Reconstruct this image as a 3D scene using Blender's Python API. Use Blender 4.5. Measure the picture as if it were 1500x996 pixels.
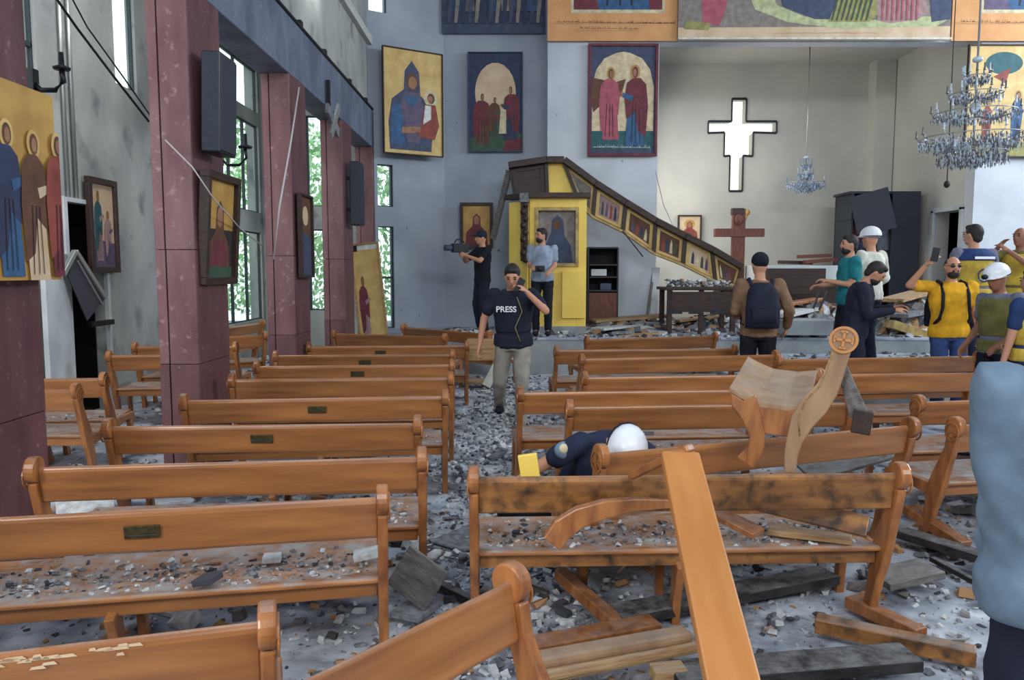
import bpy, math, random
from mathutils import Vector, Matrix, Euler
for o in list(bpy.data.objects): bpy.data.objects.remove(o)
S = bpy.context.scene
COL = S.collection
R = math.radians
random.seed(7)
# ------------------------------------------------------------------ camera
CAM_H = 1.70; FPX = 1126.0; PITCH = R(5.2)
cd = bpy.data.cameras.new('camera'); cam = bpy.data.objects.new('camera', cd); COL.objects.link(cam)
cam.location = (0, 0, CAM_H); cam.rotation_euler = (R(90) - PITCH, 0, 0)
cd.sensor_width = 36; cd.lens = 36 * FPX / 1500; cd.clip_start = .02; cd.clip_end = 300
S.camera = cam
# ------------------------------------------------------------------ world, lights, exposure
w = bpy.data.worlds.new('sky'); S.world = w; w.use_nodes = True
bg = w.node_tree.nodes['Background']; bg.inputs[0].default_value = (.86, .95, 1, 1); bg.inputs[1].default_value = 1.7
def area(name, loc, target, sx, sy, power, col):
    l = bpy.data.lights.new(name, 'AREA'); l.shape = 'RECTANGLE'; l.size = sx; l.size_y = sy; l.energy = power; l.color = col
    o = bpy.data.objects.new(name, l); COL.objects.link(o); o.location = loc
    o.rotation_euler = (Vector(target) - Vector(loc)).to_track_quat('-Z', 'Y').to_euler()
    return o
area('rear_window_daylight', (5.0, -5.2, 7.4), (4.6, 14, 2.6), 9, 1.3, 640, (.93, .97, 1))
area('right_clerestory_daylight', (12.7, 9.5, 6.5), (0, 10.5, .6), 9, 1.6, 880, (.80, .90, 1))
area('left_clerestory_daylight', (-2.3, 4.0, 8.0), (4, 6.5, 0), 7, 1.0, 200, (.62, .78, 1))
area('rear_door_daylight', (1.5, -5.4, 1.9), (1.5, 6, 1.0), 2.0, 3.0, 45, (1, .95, .88))
area('apse_side_window_daylight', (3.0, 16.2, 3.6), (8.6, 16.6, 2.2), 2.2, 3.0, 75, (1, .96, .88))
area('aisle_rear_fill', (-3.7, -1.6, 3.4), (-4.6, 9.0, 2.2), 2.0, 2.6, 330, (.94, .97, 1))  # added fill from the aisle's near end; no window there
area('aisle_overhead_fill', (-3.5, 8.0, 5.6), (-4.6, 8.4, 2.5), 5.5, .8, 130, (.94, .97, 1))  # added overhead fill to brighten the aisle wall; the ceiling is closed
S.view_settings.view_transform = 'Standard'; S.view_settings.look = 'None'
S.view_settings.gamma = 1; S.view_settings.use_curve_mapping = False
S.view_settings.exposure = 0.05
# ------------------------------------------------------------------ pixel helpers (frame 1500 x 996), every point gets its own depth
_c, _s = math.cos(PITCH), math.sin(PITCH)
def ray(px, py):
    x = px - 750; u = 498 - py
    return Vector((x, FPX * _c + u * _s, -FPX * _s + u * _c))
def at_y(px, py, Y):
    r = ray(px, py); k = Y / r.y; return Vector((r.x * k, Y, CAM_H + r.z * k))
def at_z(px, py, z):
    r = ray(px, py); k = (z - CAM_H) / r.z; return Vector((r.x * k, r.y * k, z))
def at_x(px, py, X):
    r = ray(px, py); k = X / r.x; return Vector((X, r.y * k, CAM_H + r.z * k))
# ------------------------------------------------------------------ materials
def mat(name, col, rough=.6, col2=None, scale=8, stretch=(1, 1, 1), bump=0, bscale=None, spec=.4, metal=0, dust=0, coat=0, contrast=(.35, .65), rnd=0, spots=None, emis=None, detail=6, geo=False):
    m = bpy.data.materials.new(name); m.use_nodes = True
    nt = m.node_tree; N = nt.nodes; Lk = nt.links; b = N['Principled BSDF']
    b.inputs['Roughness'].default_value = rough; b.inputs['Metallic'].default_value = metal
    b.inputs['Specular IOR Level'].default_value = spec; b.inputs['Coat Weight'].default_value = coat
    b.inputs['Coat Roughness'].default_value = .25
    tc = N.new('ShaderNodeTexCoord'); mp = N.new('ShaderNodeMapping'); mp.inputs['Scale'].default_value = stretch
    if geo:
        g = N.new('ShaderNodeNewGeometry'); Lk.new(g.outputs['Position'], mp.inputs['Vector'])
    else: Lk.new(tc.outputs['Object'], mp.inputs['Vector'])
    c = (*col, 1)
    out = None
    if col2:
        n = N.new('ShaderNodeTexNoise'); n.inputs['Scale'].default_value = scale; n.inputs['Detail'].default_value = detail
        Lk.new(mp.outputs[0], n.inputs['Vector'])
        rp = N.new('ShaderNodeValToRGB'); rp.color_ramp.elements[0].position = contrast[0]; rp.color_ramp.elements[1].position = contrast[1]
        rp.color_ramp.elements[0].color = c; rp.color_ramp.elements[1].color = (*col2, 1)
        Lk.new(n.outputs['Fac'], rp.inputs[0]); out = rp.outputs[0]
    if spots:                                   # (colour, scale, lo, hi)
        n2 = N.new('ShaderNodeTexNoise'); n2.inputs['Scale'].default_value = spots[1]; n2.inputs['Detail'].default_value = 5
        Lk.new((N.new('ShaderNodeNewGeometry').outputs['Position'] if geo else tc.outputs['Object']), n2.inputs['Vector'])
        r2 = N.new('ShaderNodeMapRange'); r2.inputs[1].default_value = spots[2]; r2.inputs[2].default_value = spots[3]
        Lk.new(n2.outputs['Fac'], r2.inputs[0])
        mx = N.new('ShaderNodeMixRGB'); Lk.new(r2.outputs[0], mx.inputs[0])
        if out: Lk.new(out, mx.inputs[1])
        else: mx.inputs[1].default_value = c
        mx.inputs[2].default_value = (*spots[0], 1); out = mx.outputs[0]
    if rnd:
        oi = N.new('ShaderNodeObjectInfo'); hs = N.new('ShaderNodeHueSaturation')
        mr = N.new('ShaderNodeMapRange'); mr.inputs[3].default_value = 1 - rnd; mr.inputs[4].default_value = 1 + rnd
        Lk.new(oi.outputs['Random'], mr.inputs[0]); Lk.new(mr.outputs[0], hs.inputs['Value'])
        if out: Lk.new(out, hs.inputs['Color'])
        else: hs.inputs['Color'].default_value = c
        out = hs.outputs[0]
    if dust:
        g = N.new('ShaderNodeNewGeometry'); sp = N.new('ShaderNodeSeparateXYZ'); Lk.new(g.outputs['Normal'], sp.inputs[0])
        up = N.new('ShaderNodeMapRange'); up.inputs[1].default_value = .7; up.inputs[2].default_value = .97; Lk.new(sp.outputs['Z'], up.inputs[0])
        n3 = N.new('ShaderNodeTexNoise'); n3.inputs['Scale'].default_value = 9; n3.inputs['Detail'].default_value = 8; n3.inputs['Roughness'].default_value = .7
        Lk.new(g.outputs['Position'], n3.inputs['Vector'])
        r3 = N.new('ShaderNodeMapRange'); r3.inputs[1].default_value = .36; r3.inputs[2].default_value = .62; Lk.new(n3.outputs['Fac'], r3.inputs[0])
        ml = N.new('ShaderNodeMath'); ml.operation = 'MULTIPLY'; Lk.new(up.outputs[0], ml.inputs[0]); Lk.new(r3.outputs[0], ml.inputs[1])
        m2 = N.new('ShaderNodeMath'); m2.operation = 'MULTIPLY'; Lk.new(ml.outputs[0], m2.inputs[0]); m2.inputs[1].default_value = dust
        mx = N.new('ShaderNodeMixRGB'); Lk.new(m2.outputs[0], mx.inputs[0])
        if out: Lk.new(out, mx.inputs[1])
        else: mx.inputs[1].default_value = c
        mx.inputs[2].default_value = (.34, .335, .33, 1); out = mx.outputs[0]
        ad = N.new('ShaderNodeMapRange'); ad.inputs[3].default_value = rough; ad.inputs[4].default_value = .9
        Lk.new(m2.outputs[0], ad.inputs[0]); Lk.new(ad.outputs[0], b.inputs['Roughness'])
        cm = N.new('ShaderNodeMapRange'); cm.inputs[3].default_value = coat; cm.inputs[4].default_value = 0
        Lk.new(m2.outputs[0], cm.inputs[0]); Lk.new(cm.outputs[0], b.inputs['Coat Weight'])
    if out: Lk.new(out, b.inputs['Base Color'])
    else: b.inputs['Base Color'].default_value = c
    if bump:
        nb = N.new('ShaderNodeTexNoise'); nb.inputs['Scale'].default_value = bscale or scale * 3; nb.inputs['Detail'].default_value = 7
        Lk.new(mp.outputs[0], nb.inputs['Vector'])
        bp = N.new('ShaderNodeBump'); bp.inputs['Strength'].default_value = bump; bp.inputs['Distance'].default_value = .02
        Lk.new(nb.outputs['Fac'], bp.inputs['Height']); Lk.new(bp.outputs[0], b.inputs['Normal'])
    if emis:
        b.inputs['Emission Color'].default_value = (*emis[0], 1); b.inputs['Emission Strength'].default_value = emis[1]
    return m
def srgb(r, g, b):
    f = lambda v: (v / 255 / 12.92) if v / 255 <= .04045 else ((v / 255 + .055) / 1.055) ** 2.4
    return (f(r), f(g), f(b))
M = {}
W1, W2 = srgb(180, 120, 68), srgb(112, 66, 38)
M['wood'] = mat('varnished_pine', W1, .28, W2, 2.2, (.8, 9, 9), bump=.04, bscale=30, coat=.6, dust=.45, rnd=.16, contrast=(.22, .85), spots=(srgb(84, 48, 30), 3.2, .66, .90))  # dust on top edges also paints in their pale sky reflection
M['wood_seat'] = mat('dusty_pine_seat', W1, .4, W2, 3.0, (1, 7, 7), bump=.15, bscale=60, coat=.25, dust=.95, rnd=.12, contrast=(.3, .7))
M['wood_soot'] = mat('sooted_pine', srgb(172, 118, 64), .40, srgb(116, 74, 42), 3.0, (1, 6, 6), bump=.05, coat=.25, dust=.5, contrast=(.3, .7), spots=(srgb(52, 40, 28), 13, .46, .72))
M['wood_end'] = mat('pine_end_panel', srgb(180, 118, 66), .30, srgb(124, 72, 40), 3.0, (6, 6, 1.3), bump=.03, coat=.35, rnd=.12, contrast=(.3, .7), dust=.3)
M['wood_pale'] = mat('dusty_pale_pine', srgb(176, 142, 108), .6, srgb(142, 110, 82), 3.0, (3, 3, 1), bump=.1, contrast=(.3, .7), dust=.4)
M['wood_bright'] = mat('fresh_orange_pine', srgb(204, 140, 78), .35, srgb(186, 118, 60), 1.2, (9, 1.5, 1.5), bump=.03, coat=.25, contrast=(.3, .7))
M['wood_raw'] = mat('splintered_raw_wood', srgb(190, 156, 112), .8, srgb(150, 112, 76), 4, (1, 9, 9), bump=.4, dust=.4)
M['wood_char'] = mat('charred_wood', srgb(58, 54, 56), .75, srgb(34, 30, 30), 5, (2, 6, 6), bump=.3, dust=.55)
M['wood_grey'] = mat('ash_grey_board', srgb(120, 116, 112), .8, srgb(88, 84, 82), 5, (2, 6, 6), bump=.3, dust=.6)
M['wood_dark'] = mat('dark_brown_wood', srgb(64, 44, 36), .5, srgb(44, 30, 26), 6, (1, 5, 5), bump=.08, dust=.3)
M['cross_wood'] = mat('reddish_cross_wood', srgb(112, 62, 50), .5, srgb(86, 46, 38), 6, (5, 5, 1))
M['plate'] = mat('engraved_brass_plate', srgb(96, 84, 50), .45, srgb(58, 54, 38), 40, metal=.4)
M['marble'] = mat('mauve_marble', srgb(134, 96, 96), .5, srgb(104, 66, 70), 5, (1, 1, .3), bump=.06, spots=(srgb(160, 134, 132), 16, .60, .80), geo=True, contrast=(.3, .7))
M['marble_dark'] = mat('low_and_shaded_marble', srgb(112, 74, 76), .45, srgb(84, 52, 58), 6, (1, 1, .3), bump=.06, spots=(srgb(150, 124, 122), 20, .62, .8), geo=True, contrast=(.3, .7))  # for the lowest slabs, and for nave faces whose shade is painted in
M['core'] = mat('pier_mortar', srgb(60, 44, 46), .8)
M['wall_grey'] = mat('aisle_plaster', srgb(176, 178, 172), .85, srgb(142, 145, 144), 1.4, (1, 1, .55), bump=.06, bscale=14, geo=True, spots=(srgb(104, 104, 108), 2.2, .58, .76))
M['wall_shaded'] = mat('shaded_plaster', srgb(166, 174, 184), .85, srgb(146, 154, 166), 1.1, bump=.04, bscale=10, geo=True, spots=(srgb(104, 104, 108), 7.5, .70, .76))  # darker, bluer copy of the pale plaster: shade of corner and recess painted in
M['wall_pale'] = mat('pale_plaster', srgb(206, 210, 216), .85, srgb(188, 193, 200), 1.3, bump=.04, bscale=12, geo=True, spots=(srgb(120, 118, 118), 6.5, .70, .76))
M['apse'] = mat('cream_plaster', srgb(200, 198, 188), .85, srgb(184, 184, 177), .9, bump=.02, bscale=12, geo=True)
M['beam'] = mat('blue_grey_beam', srgb(116, 126, 144), .55, srgb(86, 96, 116), 3, (1, 1, .5), bump=.05, geo=True, spots=(srgb(140, 150, 166), 8, .6, .8))  # blue tint of the hazy light is put into the beam colour
M['ceiling'] = mat('ceiling_paint', srgb(196, 196, 192), .9)
M['floor'] = mat('dusty_floor', srgb(204, 210, 220), .85, srgb(128, 134, 146), 3.2, bump=.6, bscale=16, geo=True, contrast=(.32, .66), spots=(srgb(64, 66, 76), 3.0, .50, .66), detail=10)
M['stage'] = mat('dusty_stage_stone', srgb(178, 184, 196), .8, srgb(126, 132, 146), 3, bump=.4, bscale=14, geo=True, spots=(srgb(80, 82, 88), 6, .60, .72))
M['step_face'] = mat('step_riser_stone', srgb(160, 164, 164), .8, srgb(128, 132, 134), 2.2, geo=True)
M['white'] = mat('white_paint', srgb(206, 210, 210), .5, srgb(180, 186, 190), 3)
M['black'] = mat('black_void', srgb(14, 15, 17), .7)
M['blackplastic'] = mat('black_plastic', srgb(30, 32, 38), .4, dust=.3)
M['speaker'] = mat('speaker_grille', srgb(52, 58, 72), .55, srgb(42, 46, 58), 60, bump=.2)
M['metal_dark'] = mat('dark_metal', srgb(40, 42, 46), .4, metal=.6)
M['metal_light'] = mat('bare_aluminium', srgb(176, 178, 176), .35, metal=.7, dust=.3)
M['frame_dark'] = mat('dark_window_frame', srgb(44, 54, 60), .5)
M['yellow'] = mat('yellow_panel_paint', srgb(252, 218, 104), .5, srgb(240, 202, 92), 2.4, bump=.05)
M['yellow_old'] = mat('gilded_frame_paint', srgb(192, 164, 100), .5, srgb(148, 120, 76), 9, bump=.1)
M['gold'] = mat('aged_gold_leaf', srgb(214, 184, 116), .5, srgb(192, 156, 92), 5, bump=.03)
M['gold_deep'] = mat('deep_gold_leaf', srgb(198, 158, 84), .5, srgb(168, 126, 66), 4)
M['sand'] = mat('sand_print', srgb(214, 190, 160), .6, srgb(196, 166, 132), 3)
M['orange'] = mat('orange_banner_print', srgb(220, 164, 112), .75, srgb(206, 148, 98), 2.5)
def flat(name, r, g, b, k=.72):
    M[name] = mat(name, srgb(r, g, b), .65, srgb(r * k, g * k, b * k), 9, contrast=(.25, .75)); return M[name]
flat('paint_blue', 62, 104, 148); flat('paint_navy', 56, 66, 98); flat('paint_slate', 74, 84, 112); flat('paint_rose', 192, 98, 112)
flat('paint_wine', 124, 54, 66); flat('paint_brown', 112, 74, 56); flat('paint_skin', 176, 128, 96); flat('paint_teal', 52, 104, 110)
flat('paint_green', 70, 96, 76); flat('paint_cream', 228, 214, 176); flat('paint_pale', 238, 216, 176); flat('paint_red', 158, 76, 66)
flat('paint_dark', 52, 46, 52); flat('paint_grey', 150, 140, 134); flat('paint_pink', 184, 150, 148); flat('paint_olive', 168, 162, 100)
flat('paint_lime', 200, 206, 156); flat('paint_ink', 116, 66, 46); flat('paint_white', 232, 234, 228); flat('paint_mauve', 110, 96, 124)
M['plaster_white'] = mat('broken_plaster', srgb(206, 208, 208), .9, srgb(168, 170, 172), 20, bump=.2)
M['plaster_grey'] = mat('rubble_grey', srgb(136, 138, 142), .9, srgb(96, 98, 104), 20, bump=.2)
M['rubble_dark'] = mat('soot_flake', srgb(66, 66, 74), .9)
M['rubble_tan'] = mat('splinter_tan', srgb(164, 124, 86), .85)
M['skin'] = mat('skin', srgb(196, 142, 114), .55); M['skin_dark'] = mat('tanned_skin', srgb(150, 102, 80), .55)
M['hair'] = mat('black_hair', srgb(30, 26, 28), .6, srgb(46, 40, 40), 60, bump=.3)
M['eye'] = mat('eye_dark', srgb(34, 26, 24), .3); M['lip'] = mat('lip', srgb(140, 78, 70), .5)
def cloth(name, r, g, b): M[name] = mat(name, srgb(r, g, b), .85, srgb(r * .82, g * .82, b * .82), 7, bump=.25, bscale=9, spec=.2)
for a in [('cloth_black', 34, 36, 46), ('cloth_navy', 44, 52, 76), ('cloth_grey', 160, 174, 194), ('cloth_khaki', 160, 154, 144), ('cloth_dark', 40, 44, 60),
          ('cloth_teal', 40, 128, 136), ('cloth_white', 222, 222, 208), ('cloth_yellow', 236, 176, 44), ('cloth_jeans', 62, 84, 136), ('cloth_vest', 214, 182, 76),
          ('cloth_vestblue', 44, 66, 112), ('cloth_tan', 140, 108, 84), ('cloth_lightblue', 116, 138, 158), ('cloth_sleeve', 120, 124, 144), ('cloth_olive', 120, 116, 70), ('cloth_greyblue', 130, 138, 148)]: cloth(*a)
M['helmet'] = mat('white_helmet_shell', srgb(232, 234, 240), .3)
M['print_white'] = mat('white_print', srgb(236, 238, 240), .6)
M['leaf'] = mat('leaf_green', srgb(140, 196, 128), .5, srgb(196, 228, 180), 3); M['bark'] = mat('bark', srgb(90, 76, 60), .9)
M['crystal'] = mat('cut_crystal', srgb(196, 208, 222), .12, spec=.8); M['crystal_dark'] = mat('smoky_crystal', srgb(104, 106, 112), .15, spec=.8)
M['crystal_blue'] = mat('blue_crystal', srgb(126, 150, 190), .12, spec=.8)
M['cable'] = mat('black_cable', srgb(24, 24, 28), .6); M['cable_pale'] = mat('pale_cord', srgb(186, 180, 180), .6)
def glassmat(name, col, t):
    m = bpy.data.materials.new(name); m.use_nodes = True; N = m.node_tree.nodes; N.remove(N['Principled BSDF'])
    tr = N.new('ShaderNodeBsdfTransparent'); tr.inputs[0].default_value = (*col, 1); gl = N.new('ShaderNodeBsdfGlossy'); gl.inputs['Roughness'].default_value = .1
    mx = N.new('ShaderNodeMixShader'); mx.inputs[0].default_value = t
    m.node_tree.links.new(tr.outputs[0], mx.inputs[1]); m.node_tree.links.new(gl.outputs[0], mx.inputs[2]); m.node_tree.links.new(mx.outputs[0], N['Material Output'].inputs[0])
    return m
M['glass'] = glassmat('window_glass', (.93, .97, .96), .05); M['glass_cream'] = glassmat('cream_glass', (1, .98, .92), .05)
# ------------------------------------------------------------------ mesh builder
class MB:
    def __init__(s): s.v = []; s.f = []; s.m = []; s.mats = []; s.sm = []
    def mi(s, m):
        m = M[m] if isinstance(m, str) else m
        if m not in s.mats: s.mats.append(m)
        return s.mats.index(m)
    def add(s, vs, fs, m=None, smooth=False):
        o = len(s.v); s.v += [tuple(v) for v in vs]; k = s.mi(m) if m else 0
        for f in fs: s.f.append(tuple(i + o for i in f)); s.m.append(k); s.sm.append(smooth)
        return s
    def box(s, c, d, m=None, rot=None):
        c = Vector(c); h = [x / 2 for x in d]
        vs = [Vector((x * h[0], y * h[1], z * h[2])) for x in (-1, 1) for y in (-1, 1) for z in (-1, 1)]
        if rot is not None: vs = [rot @ v for v in vs]
        return s.add([c + v for v in vs], [(0, 1, 3, 2), (4, 6, 7, 5), (0, 4, 5, 1), (2, 3, 7, 6), (0, 2, 6, 4), (1, 5, 7, 3)], m)
    def bar(s, p, q, w, t, m=None, up=(0, 0, 1)):
        p = Vector(p); q = Vector(q); x = (q - p); L = x.length; x.normalize(); u = Vector(up)
        if abs(x.dot(u)) > .98: u = Vector((0, 1, 0))
        y = u.cross(x).normalized(); z = x.cross(y)
        return s.box((p + q) / 2, (L, w, t), m, Matrix((x, y, z)).transposed())
    def prism(s, pts, a0, a1, axis='x', m=None, smooth=False):    # pts 2D, extruded along an axis
        n = len(pts)
        def P(a, p):
            return {'x': (a, p[0], p[1]), 'y': (p[0], a, p[1]), 'z': (p[0], p[1], a)}[axis]
        vs = [P(a0, p) for p in pts] + [P(a1, p) for p in pts]
        fs = [(i, (i + 1) % n, n + (i + 1) % n, n + i) for i in range(n)] + [tuple(range(n))[::-1], tuple(range(n, 2 * n))]
        return s.add(vs, fs, m, smooth)
    def ribbon(s, cl, a0, a1, m=None):                             # cl: (y,z,width) centreline in the YZ plane, thick along x
        Lp, Rp = [], []
        for i, (y, z, w_) in enumerate(cl):
            p0 = cl[max(i - 1, 0)]; p1 = cl[min(i + 1, len(cl) - 1)]
            d = Vector((p1[0] - p0[0], p1[1] - p0[1])).normalized(); n = Vector((-d.y, d.x))
            Lp.append((y + n.x * w_ / 2, z + n.y * w_ / 2)); Rp.append((y - n.x * w_ / 2, z - n.y * w_ / 2))
        n = len(cl); vs = [(a, *p) for a in (a0, a1) for p in Lp + Rp]; fs = []
        k = 2 * n
        for i in range(n - 1):
            fs += [(i, i + 1, n + i + 1, n + i), (k + i, k + n + i, k + n + i + 1, k + i + 1), (i, k + i, k + i + 1, i + 1), (n + i, n + i + 1, k + n + i + 1, k + n + i)]
        fs += [(0, n, k + n, k), (n - 1, k + n - 1, k + 2 * n - 1, 2 * n - 1)]
        return s.add(vs, fs, m)
    def disc(s, c, r, a0, a1, m=None, seg=20):                      # cylinder along x
        return s.prism([(c[0] + r * math.cos(6.2832 * i / seg), c[1] + r * math.sin(6.2832 * i / seg)) for i in range(seg)], a0, a1, 'x', m)
    def tube(s, pts, r, m=None, seg=8, r2=None):
        pts = [Vector(p) for p in pts]; n = len(pts); vs = []; fs = []
        for i, p in enumerate(pts):
            d = (pts[min(i + 1, n - 1)] - pts[max(i - 1, 0)]).normalized()
            u = Vector((0, 0, 1)) if abs(d.z) < .9 else Vector((1, 0, 0)); a = d.cross(u).normalized(); b = d.cross(a)
            rr = r if r2 is None else r + (r2 - r) * i / (n - 1)
            for k in range(seg):
                t = 6.2832 * k / seg; vs.append(p + a * (rr * math.cos(t)) + b * (rr * math.sin(t)))
        for i in range(n - 1):
            for k in range(seg): fs.append((i * seg + k, i * seg + (k + 1) % seg, (i + 1) * seg + (k + 1) % seg, (i + 1) * seg + k))
        fs += [tuple(range(seg))[::-1], tuple((n - 1) * seg + k for k in range(seg))]
        return s.add(vs, fs, m, True)
    def cone(s, p, q, r0, r1, m=None, seg=12, nr=4):                # capsule with two radii
        p = Vector(p); q = Vector(q); d = (q - p); L = d.length; d = d / L if L > 1e-6 else Vector((0, 0, 1))
        u = Vector((0, 0, 1)) if abs(d.z) < .9 else Vector((1, 0, 0)); a = d.cross(u).normalized(); b = d.cross(a)
        rings = [(p + d * (-r0 * math.cos(t)), r0 * math.sin(t)) for t in [i * math.pi / 2 / nr for i in range(1, nr + 1)]]
        rings += [(q + d * (r1 * math.sin(t)), r1 * math.cos(t)) for t in [i * math.pi / 2 / nr for i in range(nr)]]
        vs = [p - d * r0]; fs = []
        for c, r in rings:
            for k in range(seg): t = 6.2832 * k / seg; vs.append(c + a * (r * math.cos(t)) + b * (r * math.sin(t)))
        vs.append(q + d * r1); n = len(rings)
        for k in range(seg): fs.append((0, 1 + (k + 1) % seg, 1 + k)); fs.append((len(vs) - 1, 1 + (n - 1) * seg + k, 1 + (n - 1) * seg + (k + 1) % seg))
        for i in range(n - 1):
            for k in range(seg): fs.append((1 + i * seg + k, 1 + i * seg + (k + 1) % seg, 1 + (i + 1) * seg + (k + 1) % seg, 1 + (i + 1) * seg + k))
        return s.add(vs, fs, m, True)
    def ell(s, c, r, rot=None, m=None, seg=16, nr=10, zmin=-1, zmax=1):
        c = Vector(c); vs = []; fs = []
        t0 = math.acos(zmax); t1 = math.acos(zmin)
        for i in range(nr + 1):
            t = t0 + (t1 - t0) * i / nr
            for k in range(seg):
                a = 6.2832 * k / seg; v = Vector((r[0] * math.sin(t) * math.cos(a), r[1] * math.sin(t) * math.sin(a), r[2] * math.cos(t)))
                vs.append(c + (rot @ v if rot is not None else v))
        for i in range(nr):
            for k in range(seg): fs.append((i * seg + k, (i + 1) * seg + k, (i + 1) * seg + (k + 1) % seg, i * seg + (k + 1) % seg))
        fs += [tuple(range(seg)), tuple(nr * seg + k for k in range(seg))[::-1]]
        return s.add(vs, fs, m, True)
    def loft(s, rings, m=None, seg=16):                             # rings: (centre, ax vector*rx, ay vector*ry)
        vs = []; fs = []
        for c, ax, ay in rings:
            for k in range(seg): t = 6.2832 * k / seg; vs.append(Vector(c) + Vector(ax) * math.cos(t) + Vector(ay) * math.sin(t))
        for i in range(len(rings) - 1):
            for k in range(seg): fs.append((i * seg + k, i * seg + (k + 1) % seg, (i + 1) * seg + (k + 1) % seg, (i + 1) * seg + k))
        fs += [tuple(range(seg))[::-1], tuple((len(rings) - 1) * seg + k for k in range(seg))]
        return s.add(vs, fs, m, True)
    def build(s, name, m=None, parent=None, bevel=0, matrix=None):
        me = bpy.data.meshes.new(name); me.from_pydata(s.v, [], s.f)
        for x in (s.mats or [M[m] if isinstance(m, str) else m]): me.materials.append(x)
        me.polygons.foreach_set('material_index', s.m if s.mats else [0] * len(s.f)); me.polygons.foreach_set('use_smooth', s.sm)
        me.update()
        o = bpy.data.objects.new(name, me); COL.objects.link(o)
        if parent: o.parent = parent
        if matrix is not None: o.matrix_local = matrix
        if bevel:
            b = o.modifiers.new('bevel', 'BEVEL'); b.width = bevel; b.segments = 2; b.limit_method = 'ANGLE'; b.angle_limit = R(40)
        return o
def tag(o, label=None, cat=None, group=None, kind=None):
    if label: o['label'] = label
    if cat: o['category'] = cat
    if group: o['group'] = group
    if kind: o['kind'] = kind
    return o
def empty(name, loc=(0, 0, 0), rot=(0, 0, 0), label=None, cat=None, group=None, kind=None):
    o = bpy.data.objects.new(name, None); COL.objects.link(o); o.location = loc; o.rotation_euler = rot; o.empty_display_size = .1
    return tag(o, label, cat, group, kind)
def kids(o): return [c for c in bpy.data.objects if c.parent == o]
def copy_tree(o, parent=None):
    c = o.copy(); COL.objects.link(c); c.parent = parent
    for ch in kids(o): copy_tree(ch, c)
    return c
def wall(mb, o, u, L, z0, z1, th, holes=(), m=None):
    """wall slab: origin o (x,y), direction u, thickness vector on the right-hand side of u, rectangular holes (u0,u1,z0,z1)"""
    u = Vector((u[0], u[1], 0)).normalized(); n = Vector((-u.y, u.x, 0)) * th; o = Vector((o[0], o[1], 0))
    us = sorted({0, L} | {min(max(h[i], 0), L) for h in holes for i in (0, 1)}); zs = sorted({z0, z1} | {min(max(h[i], z0), z1) for h in holes for i in (2, 3)})
    def solid(i, j):
        if i < 0 or j < 0 or i >= len(us) - 1 or j >= len(zs) - 1: return False
        a = (us[i] + us[i + 1]) / 2; b = (zs[j] + zs[j + 1]) / 2
        return not any(h[0] < a < h[1] and h[2] < b < h[3] for h in holes)
    P = lambda i, j, k: o + u * us[i] + Vector((0, 0, zs[j])) + n * k
    for i in range(len(us) - 1):
        for j in range(len(zs) - 1):
            if not solid(i, j): continue
            A = [P(i, j, 0), P(i + 1, j, 0), P(i + 1, j + 1, 0), P(i, j + 1, 0)]; B = [P(i, j, 1), P(i + 1, j, 1), P(i + 1, j + 1, 1), P(i, j + 1, 1)]
            fs = [(0, 1, 2, 3), (7, 6, 5, 4)]
            if not solid(i, j - 1): fs.append((0, 4, 5, 1))
            if not solid(i, j + 1): fs.append((3, 2, 6, 7))
            if not solid(i - 1, j): fs.append((0, 3, 7, 4))
            if not solid(i + 1, j): fs.append((1, 5, 6, 2))
            mb.add(A + B, fs, m)
    return mb
# ================================================================== STRUCTURE
def struct(name, mb, m=None, bevel=0): return tag(mb.build(name, m, None, bevel), kind='structure')
STG = .60                                                            # stage height
b = MB().box((4, 4.2, -.1), (18.4, 20.8, .2)); struct('floor', b, 'floor')
b = MB().box((5.2, 15.55, STG / 2 - .02), (15.6, 6.1, STG - .04)); fl = struct('stage', b, 'step_face')
def slab_grid(parent, x0, x1, y0, y1, z, sx, sy, m, th=.04):
    base = None; nx = int(round((x1 - x0) / sx)); ny = int(round((y1 - y0) / sy)); sx = (x1 - x0) / nx; sy = (y1 - y0) / ny
    for i in range(nx):
        for j in range(ny):
            if base is None:
                base = MB().box((0, 0, 0), (sx - .012, sy - .012, th)).build('paving_slab', m, parent, .004); o = base
            else: o = base.copy(); COL.objects.link(o)
            o.location = (x0 + (i + .5) * sx, y0 + (j + .5) * sy, z + random.uniform(-.003, .003))
slab_grid(fl, -2.6, 9.4, 12.48, 18.0, STG - .02, 1.0, .92, 'stage')
st = struct('chancel_step', MB().box((7.6, 10.95, .155), (9.6, 3.1, .31)), 'step_face')
slab_grid(st, 2.8, 12.4, 9.38, 12.5, .33, 1.2, .78, 'stage')
# outer aisle wall
XW = -4.9
holes = [(7.7, 8.15, 3.35, 5.3), (9.75, 10.3, 4.0, 5.5), (8.45, 9.25, 0, 2.45), (12.9, 15.15, .75, 2.42), (12.9, 15.15, 2.80, 4.45), (12.9, 15.15, 4.7, 5.5), (2.5, 4.5, 2.0, 4.5), (11.3, 12.3, 2.9, 4.6)]
b = MB(); wall(b, (XW, -2), (0, 1), 17.4, 0, 5.7, .12, [(h[0] + 2, h[1] + 2, h[2], h[3]) for h in holes]); struct('wall_left', b, 'wall_grey')
b = MB(); wall(b, (XW - .3, 15.3), (1, 0), 2.44, 0, 5.7, .25, [(.85, 1.5, .9, 2.5), (.85, 1.5, 2.95, 4.7)]); struct('wall_aisle_end', b, 'wall_grey')
struct('ceiling_aisle', MB().box((-3.85, 6.7, 5.78), (2.7, 17.8, .15)), 'ceiling')
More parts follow.
